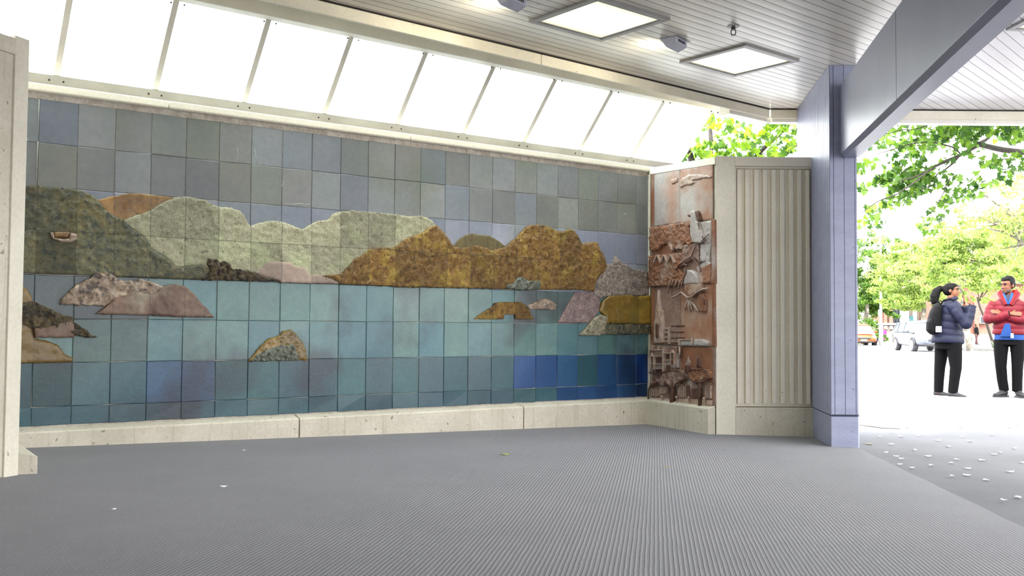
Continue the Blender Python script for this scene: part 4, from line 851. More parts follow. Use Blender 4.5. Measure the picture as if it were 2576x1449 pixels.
def cluster(x, y, rx, ry, n, Y=17.5, ry3=.5):
    c = W(x, y, Y)-off; s = Y/FPX/3.622
    cl.append(blob(c, (rx*s, ry3, ry*s), n, rs))
for a in ((1000, 130, 240, 90, 110), (1300, 110, 220, 80, 100), (1510, 160, 120, 100, 60), (860, 170, 120, 80, 40), (650, 310, 80, 60, 26), (540, 250, 70, 50, 16), (770, 250, 60, 50, 12), (420, 560, 160, 90, 80), (310, 580, 80, 70, 30), (520, 650, 170, 90, 90), (620, 600, 110, 90, 60), (690, 630, 60, 80, 24), (450, 770, 90, 80, 36), (860, 600, 70, 80, 26), (960, 720, 70, 80, 30), (1080, 590, 60, 60, 16), (1130, 710, 60, 60, 20), (800, 850, 60, 80, 20), (740, 980, 80, 90, 26), (1270, 430, 70, 60, 16), (1370, 410, 80, 60, 18), (1480, 480, 90, 70, 26), (1360, 600, 70, 50, 14), (1230, 610, 60, 50, 10), (130, 450, 90, 70, 26), (100, 640, 50, 60, 14), (240, 840, 70, 70, 20), (190, 960, 100, 60, 22), (230, 230, 90, 60, 12), (430, 80, 80, 50, 10), (600, 180, 120, 60, 14), (1110, 320, 80, 60, 14), (900, 380, 80, 60, 12), (430, 400, 120, 70, 24), (560, 450, 120, 70, 30), (700, 520, 120, 60, 30), (1060, 250, 60, 50, 12), (1560, 340, 60, 60, 14)): cluster(*a)
for q in range(60):            # unseen crown added overhead to shade the pavement and the people
    c_ = (rs.uniform(-7.3, 1.5), rs.uniform(-8, 2.5)); cl.append(blob((c_[0], c_[1], rs.uniform(5.2, 8.2)), (1.5, 1.5, .7), 620, rs))
for q in ([(-.9, -.3, 4.6), (-3, -1.5, 5.8), (-5.5, -2.6, 6.6), (-8.5, -3.5, 7.0)], [(-.9, -.3, 4.6), (-2.5, -3.5, 6.0), (-5, -6.5, 7)], [(-1.2, -.2, 6.3), (-1.5, 1, 7.6)]): limb(bm, q, .09, .02, 7, .1)
fin('branches', bm, M['bark_dark'], near, True)
leaves('foliage', np.concatenate(cl), .118, M['leaf_near'], near, 'lobed', .5, 5)

# plane tree standing outside the fluted wall, seen over its top and through the last panes
tr = empty('plane_tree', (3.3, 16.5, gz(16))); tag(tr, 'bright yellow-green tree behind the cream walls, seen over their tops', 'tree'); off2 = Vector((3.3, 16.5, gz(16)))
bm = bmesh.new(); limb(bm, [(0, 0, 0), (.05, 0, 1.8), (.1, 0, 3.4)], .20, .14, 10, .03)
for p in ([(.1, 0, 3.2), (.9, -.4, 4.0), (1.6, -.8, 4.7)], [(.1, 0, 3.3), (-.5, -.3, 4.1), (-1.2, -.4, 5.0)], [(.1, 0, 3.4), (.2, .6, 4.6), (.4, .5, 6)], [(.5, -.2, 3.7), (1.3, -.2, 3.9), (2.0, -.4, 4.6)], [(-.3, -.2, 3.8), (-.6, -.9, 4.4), (-.2, -1.4, 4.9)]): limb(bm, p, .055, .015, 7, .05)
fin('branches', bm, M['bark_dark'], tr, True)
cl = []
for x, y, rx, ry, n, Y in ((1960, 330, 60, 38, 90, 15.6), (1930, 370, 90, 30, 110, 16.0), (1850, 345, 60, 24, 46, 15.8), (1820, 310, 50, 20, 32, 15.4), (1790, 380, 70, 22, 80, 16.2), (1880, 395, 90, 18, 80, 16.4), (1745, 390, 40, 20, 40, 16.0), (1775, 300, 30, 18, 14, 15.2), (1975, 300, 40, 20, 30, 15.3), (1700, 340, 60, 60, 50, 16.5), (1650, 390, 70, 36, 60, 16.8), (1690, 300, 40, 30, 16, 16.6), (1620, 410, 50, 16, 26, 17)):
    c = aty(x, y, Y)-off2; s = Y/FPX; cl.append(blob(c, (rx*s, .45, ry*s), n, rs))
cl.append(blob((.2, .6, 5.3), (2.0, 1.4, 1.1), 360, rs))
leaves('foliage', np.concatenate(cl), .112, M['leaf_bright'], tr, 'lobed', .3, 6)

# street trees in the middle distance
def street_tree(base, lean, h, r0, crown, n, label, mat='leaf_far', bark='bark', size=.125, seed=1, name='street_tree', group='street trees across the road'):
    rs = np.random.RandomState(seed); Z = gz(base[1]); e = empty(name, (base[0], base[1], Z)); tag(e, label, 'tree', group)
    bm = bmesh.new(); top = Vector((lean[0], lean[1], h)); limb(bm, [(0, 0, 0), tuple(top*.35+Vector((0, 0, .0))), tuple(top*.7), tuple(top)], r0, r0*.55, 9, .08)
    fin('trunk', bm, M[bark], e, True)
    bm = bmesh.new()
    for c, r, _ in crown:
        c = Vector(c); mid = (top+c)/2+Vector((0, 0, .25)); limb(bm, [tuple(top*.92), tuple(mid), tuple(c)], r0*.34, r0*.06, 6, .15)
        for k in range(7):
            q = c+Vector([rs.uniform(-.9, .9)*v for v in r]); limb(bm, [tuple(mid.lerp(c, .4)), tuple((mid+q)/2), tuple(q)], r0*.14, r0*.03, 5, .12)
    fin('branches', bm, M[bark], e, True)
    P = []
    for c, r, w_ in crown:                       # loose crown: sprays of leaves scattered round each limb end
        for q in range(int(46*w_)):
            cc = np.array(c)+rs.normal(size=3)*np.array(r)*.60; P.append(blob(cc, np.array(r)*rs.uniform(.10, .34)*np.array((1.4, 1.2, .75)), int(n/19), rs))
    P = np.concatenate(P)
    leaves('foliage', P, size, M[mat], e, 'simple', .1, seed+3)
    return e
def bp(x, Y): p = aty(x, 830, Y); return (p.x, Y)
def cr(bx, items, Y):
    o = Vector((bx[0], bx[1], gz(bx[1]))); out = []
    for x, y, rx, ry, wgt in items:
        c = aty(x, y, Y)-o; s = Y/FPX; out.append(((c.x, c.y, c.z), (rx*s, max(1.2, min(rx, ry)*s*.9), ry*s), wgt))
    return out
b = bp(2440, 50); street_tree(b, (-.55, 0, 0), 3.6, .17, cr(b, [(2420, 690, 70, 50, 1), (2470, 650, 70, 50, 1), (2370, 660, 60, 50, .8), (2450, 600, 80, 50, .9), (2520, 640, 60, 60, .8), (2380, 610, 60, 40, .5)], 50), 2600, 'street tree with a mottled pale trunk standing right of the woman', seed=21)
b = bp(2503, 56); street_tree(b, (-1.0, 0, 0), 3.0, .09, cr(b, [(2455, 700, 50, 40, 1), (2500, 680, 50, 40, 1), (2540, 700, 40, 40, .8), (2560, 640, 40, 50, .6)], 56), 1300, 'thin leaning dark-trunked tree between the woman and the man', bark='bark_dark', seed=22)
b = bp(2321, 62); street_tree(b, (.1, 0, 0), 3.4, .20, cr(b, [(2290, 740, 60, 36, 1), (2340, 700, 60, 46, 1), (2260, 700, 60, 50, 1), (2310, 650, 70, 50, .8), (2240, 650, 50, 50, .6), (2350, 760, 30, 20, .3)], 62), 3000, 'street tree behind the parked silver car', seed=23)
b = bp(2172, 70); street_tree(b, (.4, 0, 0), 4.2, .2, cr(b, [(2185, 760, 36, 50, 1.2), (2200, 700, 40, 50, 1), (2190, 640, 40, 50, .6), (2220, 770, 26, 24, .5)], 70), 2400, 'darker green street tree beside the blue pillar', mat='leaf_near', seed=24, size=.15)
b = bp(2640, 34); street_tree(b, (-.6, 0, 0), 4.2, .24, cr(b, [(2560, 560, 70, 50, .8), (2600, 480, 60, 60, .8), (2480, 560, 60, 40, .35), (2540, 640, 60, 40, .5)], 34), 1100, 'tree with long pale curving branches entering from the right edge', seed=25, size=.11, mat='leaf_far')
# its long pale limbs
lt = bpy.data.objects['street_tree.004']; o_ = Vector(lt.location)
bm = bmesh.new()
for pts, r0, r1 in (([(2640, 700), (2590, 620), (2560, 560), (2520, 515), (2480, 492), (2425, 498)], .20, .02), ([(2600, 640), (2576, 606), (2530, 585), (2480, 572), (2430, 578)], .06, .02), ([(2600, 660), (2560, 590), (2520, 568), (2460, 545), (2405, 543)], .05, .015), ([(2540, 545), (2576, 520), (2610, 500)], .04, .02)):
    limb(bm, [aty(x, y, 34)-o_ for x, y in pts], r0, r1, 8, .05)
fin('long_branches', bm, M['bark'], lt, True)

# ------------------------------------------------------------------ far side of the road
bm = bmesh.new()
ks = [(-30, 62), (-2, 62), (8, 62), (21.0, 62.5), (23.5, 53), (24.6, 47.2), (60, 45.5)]
top = [bm.verts.new((x, y, gz(y)+.13)) for x, y in ks]; bot = [bm.verts.new((x, y, gz(y)-.05)) for x, y in ks]; bk = [bm.verts.new((x*1.9, 120, gz(120)+.13)) for x, y in ks]
for i in range(len(ks)-1): bm.faces.new((bot[i], bot[i+1], top[i+1], top[i])); bm.faces.new((top[i], top[i+1], bk[i+1], bk[i]))
tag(fin('sidewalk', bm, M['kerb']), 'pale sidewalk with a kerb on the far side of the road', 'sidewalk', kind='structure')

M['brick'], t_, b_ = newmat('red_brick')
bk_ = t_.new('ShaderNodeTexBrick'); t_.l.new(t_.obj((1, 1, 1)), bk_.inputs[0])
mp = bk_.inputs[0].links[0].from_node; mp.inputs['Rotation'].default_value = (radians(90), 0, 0)
bk_.inputs['Color1'].default_value = rgba((140, 82, 64)); bk_.inputs['Color2'].default_value = rgba((122, 66, 52)); bk_.inputs['Mortar'].default_value = rgba((140, 124, 112)); bk_.inputs['Scale'].default_value = 2.2; bk_.inputs['Mortar Size'].default_value = .03
t_.l.new(bk_.outputs[0], b_.inputs['Base Color']); b_.inputs['Roughness'].default_value = .85
M['render_white'] = stone('pale_render', (206, 202, 196), (188, 184, 178), 1, .8, 0, 0, 20, fine=.05)
M['stone_grey'] = stone('warm_grey_stone', (128, 122, 114), (108, 102, 96), 1, .8, 0, 0, 20, fine=.1)
M['win'] = plain('dark_window', (44, 50, 58), .3)
M['win_teal'] = plain('teal_glazing', (66, 112, 120), .2)
def fbox(bm, x0, x1, y0, y1, Y, dep=.3, o=Vector((0, 0, 0))):   # frontal slab covering a span at distance Y
    a = aty(x0, y1, Y)-o; b = aty(x1, y0, Y)-o; box(bm, a.x, b.x, a.y, a.y+dep, a.z, b.z)
Y = 98; bo = Vector((aty(2500, 840, Y).x, Y, gz(Y)))
bb = empty('brick_building', bo); tag(bb, 'red brick building with a pale plinth behind the man and woman', 'building')
def P_(parent, name, x0, x1, y0, y1, mat, dy=0, dep=.3, Y=Y, o=None):
    bm = bmesh.new(); o = o if o is not None else bo; a = aty(x0, y1, Y+dy)-o; b = aty(x1, y0, Y+dy)-o; box(bm, a.x, b.x, a.y, a.y+dep, a.z, b.z); return fin(name, bm, M[mat], parent)
P_(bb, 'wall', 2404, 2760, 640, 843, 'brick', 0, 8); P_(bb, 'plinth', 2404, 2760, 843, 872, 'render_white', -.4, 8)
P_(bb, 'cornice', 2400, 2760, 700, 712, 'render_white', -.8, 1); P_(bb, 'cornice', 2400, 2760, 668, 676, 'render_white', -.8, 1)
P_(bb, 'pilaster', 2404, 2420, 712, 843, 'brick', -.4, 1); P_(bb, 'pilaster', 2452, 2462, 744, 843, 'brick', -.4, 1)
wn_ = P_(bb, 'window', 2466, 2490, 795, 814, 'render_white', -.5, .3); P_(wn_, 'pane', 2469, 2487, 797, 812, 'win', -.62, .1)
P_(bb, 'window', 2500, 2530, 770, 812, 'win', -.2, .3); P_(bb, 'doorway', 2424, 2440, 808, 850, 'stone_grey', -.5, .3); P_(bb, 'doorway', 2427, 2437, 815, 850, 'win', -.7, .3)
P_(bb, 'roof', 2395, 2770, 632, 641, 'render_white', -1, 9.5)
Y2 = 108; b2 = Vector((aty(2240, 840, Y2).x, Y2, gz(Y2)))
lb = empty('portico_building', b2); tag(lb, 'grey stone building with brick piers, tall windows and front steps', 'building')
Q_ = lambda name, x0, x1, y0, y1, mat, dy=0, dep=.3, parent=None: P_(parent or lb, name, x0, x1, y0, y1, mat, dy, dep, Y2, b2)
Q_('wall', 2100, 2402, 700, 868, 'stone_grey', 0, 10)
Q_('rotunda', 2165, 2200, 808, 862, 'render_white', -3, 3); Q_('rotunda_cap', 2163, 2202, 804, 811, 'render_white', -3.4, 3.8)
for x in (2203, 2224, 2238): Q_('brick_pier', x, x+8, 770, 814, 'brick', -1.0, 1)
for x in (2232, 2246, 2254, 2262): Q_('window', x, x+6, 765, 812, 'win', -.3, .3)
Q_('parapet', 2200, 2272, 813, 817, 'render_white', -1.5, 1); Q_('terrace_wall', 2200, 2270, 817, 862, 'stone_grey', -1.2, 1)
for x in (2206, 2226, 2240, 2252): Q_('terrace_window', x, x+6, 820, 828, 'render_white', -1.5, .3)
Q_('column', 2276, 2286, 740, 860, 'render_white', -1.6, 1.5); Q_('glazed_entrance', 2288, 2300, 795, 850, 'win_teal', -1.0, .4); Q_('glazed_entrance', 2300, 2306, 780, 850, 'render_white', -1.2, .4)
Q_('brick_pier', 2322, 2402, 770, 860, 'brick', -1.0, 1)
# steps with a splayed stone balustrade
st = empty('front_steps', (aty(2240, 860, 96).x, 96, gz(96))); so = Vector(st.location); tag(st, 'stone front steps with a white sloping balustrade', 'steps')
for k in range(5):
    bm = bmesh.new(); a = aty(2222, 866-k*4, 95+k*.5)-so; b = aty(2252, 862-k*4, 95+k*.5)-so; box(bm, a.x, b.x, a.y, a.y+4-k*.4, a.z-.1, b.z-.02); fin('step', bm, M['render_white'], st)
for pts, yy in (([(2222, 848), (2270, 822), (2276, 822), (2276, 835), (2236, 857), (2222, 858)], 99), ([(2252, 850), (2282, 830), (2286, 832), (2286, 862), (2252, 864)], 95)):
    bm = bmesh.new(); pr = [(aty(x, y, yy)-so) for x, y in pts]; sprism(bm, [(p.x, p.z) for p in pr], yy-so.y, yy-so.y+.6); fin('balustrade', bm, M['render_white'], st)
bm = bmesh.new(); p = aty(2256, 864, 90); zg = gz(90)+.13; tube(bm, [(0, 0, 0), (0, 0, .75), (0, 0, .78), (0, 0, .84)], [.36, .38, .44, .44], 20); o = fin('planter', bm, M['kerb'], None, True); o.location = (p.x, 90, zg); tag(o, 'round pale concrete planter at the foot of the steps', 'planter')

# lamp post
lp = empty('street_lamp', (*bp(2216.5, 64), gz(64)+.1)); tag(lp, 'tall white street lamp post at the kerb', 'street lamp')
bm = bmesh.new(); tube(bm, [(0, 0, 0), (0, 0, 1.4), (0, 0, 1.42), (0, 0, 8)], [.13, .12, .085, .06], 14); fin('pole', bm, M['lamp_white'], lp, True)
bm = bmesh.new(); tube(bm, [(0, 0, 7.9), (.5, 0, 8.3), (1.2, 0, 8.4)], .04, 8); ball(bm, (1.4, 0, 8.38), (.32, .14, .08)); fin('lamp_head', bm, M['lamp_white'], lp, True)
bm = bmesh.new(); box(bm, -.22, -.04, -.10, -.08, 1.95, 2.35); fin('sign_plate', bm, M['lamp_white'], lp)
# shrub
sh = empty('spiky_shrub', (*bp(2503, 53), gz(53)+.1)); tag(sh, 'low spiky green shrub at the foot of the leaning tree', 'shrub')
bm = bmesh.new(); rr = random.Random(4)
for i in range(70):
    a = rr.uniform(0, 2*pi); l = rr.uniform(.3, .55); e_ = rr.uniform(.2, 1.2); d = Vector((cos(a)*cos(e_), sin(a)*cos(e_), sin(e_)))*l; s = Vector((-sin(a), cos(a), 0))*.02
    v = [bm.verts.new(q) for q in (-s, s, d*.6+s*1.2+Vector((0, 0, .05)), d, d*.6-s*1.2+Vector((0, 0, .05)))]; bm.faces.new(v)
M['shrub'] = plain('shrub_green', (96, 118, 66), .6); fin('blades', bm, M['shrub'], sh)

# ------------------------------------------------------------------ cars
M['silver'] = plain('silver_car_paint', (84, 88, 96), .25, .3, var=.02); M['orange_paint'] = plain('orange_car_paint', (190, 70, 26), .35, var=.02); M['white_paint'] = plain('white_car_paint', (230, 230, 228), .3, var=.02)
M['tyre'] = plain('tyre', (38, 36, 40), .8); M['rim'] = plain('alloy', (196, 196, 202), .3, .7); M['glass'] = plain('car_glass', (120, 140, 144), .08, .2); M['trimblk'] = plain('black_trim', (34, 34, 36), .5)
M['headlamp'] = plain('headlamp_glass', (236, 236, 240), .1); M['plate'] = plain('number_plate', (226, 222, 200), .5)
def car(loc, rz, label, paint, bonnet=None, group=None, L=4.6, Wd=1.82, H=1.50, wagon=True):
    e = empty('car', loc, rz); tag(e, label, 'car', group)           # x forward, z up
    # lower body: cross-section loop lofted along x
    st_ = [(-2.28, .55, .42, .92, .80), (-2.2, .84, .30, 1.02, .84), (-1.6, .90, .24, 1.00, .88), (-.6, .91, .22, .98, .89), (.6, .91, .22, .97, .89), (1.25, .90, .24, .95, .86), (1.9, .86, .26, .84, .78), (2.22, .76, .30, .70, .66), (2.32, .55, .38, .60, .5)]
    bm = bmesh.new(); rings = []
    for x, w_, z0, z1, wt in st_:
        pr = [(-w_*.9, z0), (-w_, z0+.14), (-w_, (z0+z1)/2+.04), (-wt, z1), (-wt*.5, z1+.03), (0, z1+.04), (wt*.5, z1+.03), (wt, z1), (w_, (z0+z1)/2+.04), (w_, z0+.14), (w_*.9, z0)]
        rings.append([bm.verts.new((x, y, z)) for y, z in pr])
    for a, b in zip(rings, rings[1:]):
        for i in range(len(a)): bm.faces.new((a[i], a[(i+1) % len(a)], b[(i+1) % len(a)], b[i]))
    bm.faces.new(rings[0]); bm.faces.new(rings[-1][::-1])
    o = fin('body', bm, M[paint], e, True); o.modifiers.new('s', 'SUBSURF').levels = 1; o.modifiers['s'].render_levels = 2
    # cabin (glass) and roof
    rear = -2.15 if wagon else -1.5
    bm = bmesh.new(); rings = []
    for x, w_, z0, z1 in ((rear, .72, .95, 1.02), (rear+.32, .66, .95, H-.08), (-.6, .68, .95, H-.02), (.2, .67, .95, H-.05), (.62, .66, .94, H-.20), (1.28, .74, .90, .96)):
        rings.append([bm.verts.new((x, y, z)) for y, z in ((-.84, z0), (-w_, z1), (0, z1+.03), (w_, z1), (.84, z0))])
    for a, b in zip(rings, rings[1:]):
        for i in range(len(a)-1): bm.faces.new((a[i], a[i+1], b[i+1], b[i]))
    bm.faces.new(rings[0][::-1]); bm.faces.new(rings[-1]); fin('windows', bm, M['glass'], e, True)
    bm = bmesh.new(); rings = []
    for x, w_, z1 in ((rear+.22, .66, H-.16), (rear+.36, .665, H-.055), (-.6, .69, H+.0), (.2, .68, H-.025), (.45, .665, H-.11)):
        rings.append([bm.verts.new((x, y, z)) for y, z in ((-w_-.02, z1-.06), (-w_*.9, z1), (0, z1+.04), (w_*.9, z1), (w_+.02, z1-.06))])
    for a, b in zip(rings, rings[1:]):
        for i in range(4): bm.faces.new((a[i], a[i+1], b[i+1], b[i]))
    ro = fin('roof', bm, M[paint], e, True); sd = ro.modifiers.new('t', 'SOLIDIFY'); sd.thickness = .03
    for s in (-1, 1):
        for P in ([(1.30, s*.80, .93), (.62, s*.70, H-.14)], [(-.25, s*.86, .95), (-.25, s*.71, H-.05)], [(-1.35, s*.86, .96), (-1.3, s*.71, H-.06)], [(rear+.05, s*.80, .98), (rear+.32, s*.69, H-.1)]):
            bm = bmesh.new(); tube(bm, P, .035, 6); fin('pillar_post', bm, M[paint], e)
        bm = bmesh.new(); tube(bm, [(rear+.4, s*.60, H+.06), (0, s*.60, H+.07)], .018, 6); fin('roof_rail', bm, M['rim'], e)
        bm = bmesh.new(); ball(bm, (.85, s*1.0, 1.0), (.07, .12, .08)); fin('mirror', bm, M[paint], e, True)
        bm = bmesh.new(); ball(bm, (2.08, s*.62, .66), (.20, .20, .085)); fin('headlight', bm, M['headlamp'], e, True)
        bm = bmesh.new(); box(bm, .05, .22, s*.915-.01, s*.915+.01, .80, .83); fin('door_handle', bm, M['rim'], e)
    bm = bmesh.new(); box(bm, 2.24, 2.33, -.42, .42, .50, .62); fin('grille', bm, M['trimblk'], e, bevel=.02)
    bm = bmesh.new(); box(bm, 2.22, 2.31, -.62, .62, .30, .40); fin('air_intake', bm, M['trimblk'], e, bevel=.02)
    bm = bmesh.new(); box(bm, 2.33, 2.345, -.19, .19, .40, .50); fin('number_plate', bm, M['plate'], e)
    for x in (-1.35, 1.38):
        for s in (-1, 1):
            bm = bmesh.new(); M4 = Matrix.Translation((x, s*.80, .32))
            rg = tube(bm, [(x, s*.70, .32), (x, s*.72, .32), (x, s*.90, .32), (x, s*.93, .32)], [.30, .33, .33, .29], 24); wh = fin('wheel', bm, M['tyre'], e, True)
            bm = bmesh.new()
            for k in range(5):
                a = 2*pi*k/5; tube(bm, [(x, s*.935, .32), (x+cos(a)*.2, s*.94, .32+sin(a)*.2)], [.035, .022], 6)
            pts = [(x+cos(2*pi*k/24)*.215, s*.935, .32+sin(2*pi*k/24)*.215) for k in range(25)]; tube(bm, pts, .022, 6, False); fin('rim', bm, M['rim'], wh, True)
            bm = bmesh.new(); pts = [(x+cos(pi*k/12)*.37, s*.885, .33+sin(pi*k/12)*.37) for k in range(13)]; tube(bm, pts, .035, 6); fin('wheel_arch', bm, M['trimblk'], e, True)
    if bonnet:
        bm = bmesh.new(); rings = [[bm.verts.new((x, y, z)) for y, z in ((-w_, z0-.02), (-w_*.5, z0+.045), (0, z0+.055), (w_*.5, z0+.045), (w_, z0-.02))] for x, w_, z0 in ((1.2, .82, .985), (1.7, .80, .915), (2.1, .70, .80))]
        for a, b in zip(rings, rings[1:]):
            for i in range(4): bm.faces.new((a[i], a[i+1], b[i+1], b[i]))
        fin('bonnet', bm, M[bonnet], e, True)
    return e
pc = aty(2312, 884, 47.6)
car((pc.x+.75, 49.0, gz(48)), radians(-95.7), 'silver estate car parked at the kerb left of the woman', 'silver')
pt = aty(2166, 872, 62); car((pt.x+.45, 64, gz(62)), radians(-99), 'orange and white taxi just showing past the blue pillar', 'orange_paint', 'white_paint', wagon=False)

# ------------------------------------------------------------------ people
M['skin_a'] = plain('skin_warm_brown', (112, 72, 52), .6, spec=.3, var=.04); M['skin_b'] = plain('skin_brown', (104, 64, 46), .6, spec=.3, var=.04)
M['hair'] = plain('black_hair', (4, 3, 4), .6, spec=.15); M['hair_b'] = plain('dark_wavy_hair', (5, 3, 4), .7, spec=.15, bump=.6, bscale=90)
M['navy'] = plain('navy_quilted_nylon', (22, 25, 46), .6, spec=.25, bump=.3, bscale=40); M['red_j'] = plain('crimson_quilted_nylon', (92, 8, 24), .6, spec=.25, bump=.3, bscale=40); M['red_l'] = plain('scarlet_lining', (160, 20, 18), .7, spec=.2)
M['black_cl'] = plain('black_trousers', (8, 8, 10), .9, spec=.15, bump=.4, bscale=20); M['blue_shirt'] = plain('blue_shirt', (36, 66, 122), .9, spec=.2); M['navy_tee'] = plain('dark_blue_tee', (22, 26, 44), .8)
M['bag'] = plain('black_backpack_cloth', (10, 9, 11), .85, spec=.2, bump=.3, bscale=60); M['white_s'] = plain('white_sole', (224, 222, 222), .6); M['shoe'] = plain('black_shoe', (34, 32, 36), .6); M['eye'] = plain('eye', (30, 24, 22), .3); M['lip'] = plain('lips', (138, 84, 74), .5)
M['badge'] = plain('white_badge', (220, 222, 226), .4); M['beard'] = plain('dark_stubble', (64, 42, 34), .8); M['patch'] = plain('patch_print', (150, 120, 130), .6)
def soft(name, bm, mat, parent, vox=.010, it=3, label=None):
    o = fin(name, bm, M[mat], parent, True)
    r = o.modifiers.new('remesh', 'REMESH'); r.mode = 'VOXEL'; r.voxel_size = vox; r.use_smooth_shade = True
    s_ = o.modifiers.new('smooth', 'SMOOTH'); s_.factor = .5; s_.iterations = it
    if label: o['label'] = label
    return o
def puff(pts, radii, pitch=.085, amp=.10, sub=10):
    """resample a limb path and swell it between quilting seams"""
    P = [Vector(p) for p in pts]; out = []; rad = []; L = 0
    for i in range(len(P)-1):
        n = max(2, int((P[i+1]-P[i]).length/.012))
        for j in range(n):
            t = j/n; q = P[i].lerp(P[i+1], t); r0 = radii[i]; r1 = radii[i+1]
            if not isinstance(r0, tuple): r0 = (r0, r0)
            if not isinstance(r1, tuple): r1 = (r1, r1)
            k = 1-amp*(1-abs(sin(pi*(L+t*(P[i+1]-P[i]).length)/pitch))**.45)
            out.append(q); rad.append(((r0[0]*(1-t)+r1[0]*t)*k, (r0[1]*(1-t)+r1[1]*t)*k))
        L += (P[i+1]-P[i]).length
    out.append(P[-1]); r = radii[-1]; rad.append(r if isinstance(r, tuple) else (r, r)); return out, rad
def head_geo(bm, c, yaw, s=1.0, nod=0):
    """skull, jaw, nose, ears; faces local -y turned by yaw"""
    Rm = Matrix.Translation(c) @ Matrix.Rotation(yaw, 4, 'Z') @ Matrix.Rotation(nod, 4, 'X')
    def B(p, r): 
        bmesh.ops.create_uvsphere(bm, u_segments=18, v_segments=12, radius=1, matrix=Rm @ Matrix.Translation(Vector(p)*s) @ Matrix.Diagonal((r[0]*s, r[1]*s, r[2]*s, 1)))
    B((0, .012, .030), (.074, .092, .088)); B((0, -.030, -.030), (.058, .062, .078)); B((0, -.052, -.082), (.034, .034, .026)); B((0, -.088, -.012), (.011, .016, .030)); B((0, -.098, -.028), (.015, .013, .011))
    B((0, -.070, .032), (.050, .022, .018)); B((.030, -.066, -.022), (.020, .02, .02)); B((-.030, -.066, -.022), (.020, .02, .02)); B((0, -.084, -.058), (.021, .010, .010))
    for sx in (-1, 1): B((sx*.076, .012, -.004), (.010, .020, .032))
    return Rm, s
def face_bits(parent, Rm, s, skin):
    for sx in (-1, 1):
        bm = bmesh.new(); bmesh.ops.create_uvsphere(bm, u_segments=10, v_segments=8, radius=1, matrix=Rm @ Matrix.Translation(Vector((sx*.031, -.086, .010))*s) @ Matrix.Diagonal((.013*s, .006*s, .007*s, 1))); fin('eye', bm, M['eye'], parent, True)
        bm = bmesh.new(); tube(bm, [Rm @ (Vector((sx*.014, -.094, .026))*s), Rm @ (Vector((sx*.034, -.093, .033))*s), Rm @ (Vector((sx*.053, -.080, .026))*s)], .0048*s, 6); fin('eyebrow', bm, M['hair'], parent)
    bm = bmesh.new(); tube(bm, [Rm @ (Vector((-.022, -.090, -.058))*s), Rm @ (Vector((0, -.097, -.057))*s), Rm @ (Vector((.022, -.090, -.058))*s)], .0055*s, 6); fin('lips', bm, M['lip'], parent, True)
def hand_geo(bm, w_, pdir, up, thumb, curl=.35, s=1.0):
    """palm and five fingers from wrist w_, fingers towards pdir, palm facing 'up', thumb side 'thumb'"""
    pdir = Vector(pdir).normalized(); up = (Vector(up)-pdir*Vector(up).dot(pdir)).normalized(); th = pdir.cross(up); 
    if th.dot(Vector(thumb)) < 0: th = -th
    w_ = Vector(w_)
    tube(bm, [w_-pdir*.02, w_+pdir*.015, w_+pdir*.05*s, w_+pdir*.088*s], [(.026*s, .020*s), (.031*s, .018*s), (.040*s, .017*s), (.040*s, .014*s)], 12, squash=th)
    for k, (o, l) in enumerate(((.029, .070), (.010, .080), (-.010, .075), (-.029, .058))):
        b = w_+pdir*.085*s+th*o*s; d1 = (pdir+th*o*2).normalized(); p1 = b+d1*l*.4*s; d2 = (d1+up*curl*(1+.15*k)).normalized(); p2 = p1+d2*l*.33*s; d3 = (d2+up*curl*1.3).normalized(); p3 = p2+d3*l*.27*s
        tube(bm, [b-d1*.015, b, p1, p2, p3], [.0095*s, .0098*s, .0092*s, .0084*s, .0066*s], 8)
    b = w_+pdir*.025*s+th*.028*s; d = (pdir*.6+th*.9+up*.3).normalized(); p1 = b+d*.038*s; d2 = (pdir+th*.35+up*.35).normalized(); tube(bm, [b-d*.015, b, p1, p1+d2*.032*s], [.013*s, .0125*s, .011*s, .008*s], 8)
def shoe_geo(bm, heel, toe_dir, L=.27, h=.085, w=.048, z0=.02):
    d = Vector((toe_dir[0], toe_dir[1], 0)).normalized(); h0 = Vector(heel); sd = Vector((-d.y, d.x, 0))
    tube(bm, [h0+d*x*L+Vector((0, 0, z0+zz*.5)) for x, zz in ((-.02, h*.9), (.06, h*1.0), (.30, h*1.0), (.55, h*.78), (.80, h*.55), (.98, h*.4))], [(w*.6, h*.40), (w*.85, h*.5), (w*.9, h*.5), (w*1.02, h*.40), (w*1.0, h*.28), (w*.55, h*.18)], 12, squash=sd)
def sole_geo(bm, heel, toe_dir, L=.28, w=.052, t=.026):
    d = Vector((toe_dir[0], toe_dir[1], 0)).normalized(); sd = Vector((-d.y, d.x, 0)); h0 = Vector(heel); pts = []
    out = [(-.03, .55), (0, .85), (.15, .95), (.35, .85), (.6, 1.05), (.8, 1.02), (.95, .6), (1.0, .2)]
    poly = [h0+d*x*L+sd*y*w for x, y in out]+[h0+d*x*L-sd*y*w for x, y in out[::-1]]
    prism(bm, [(p.x, p.y) for p in poly], 0, t)

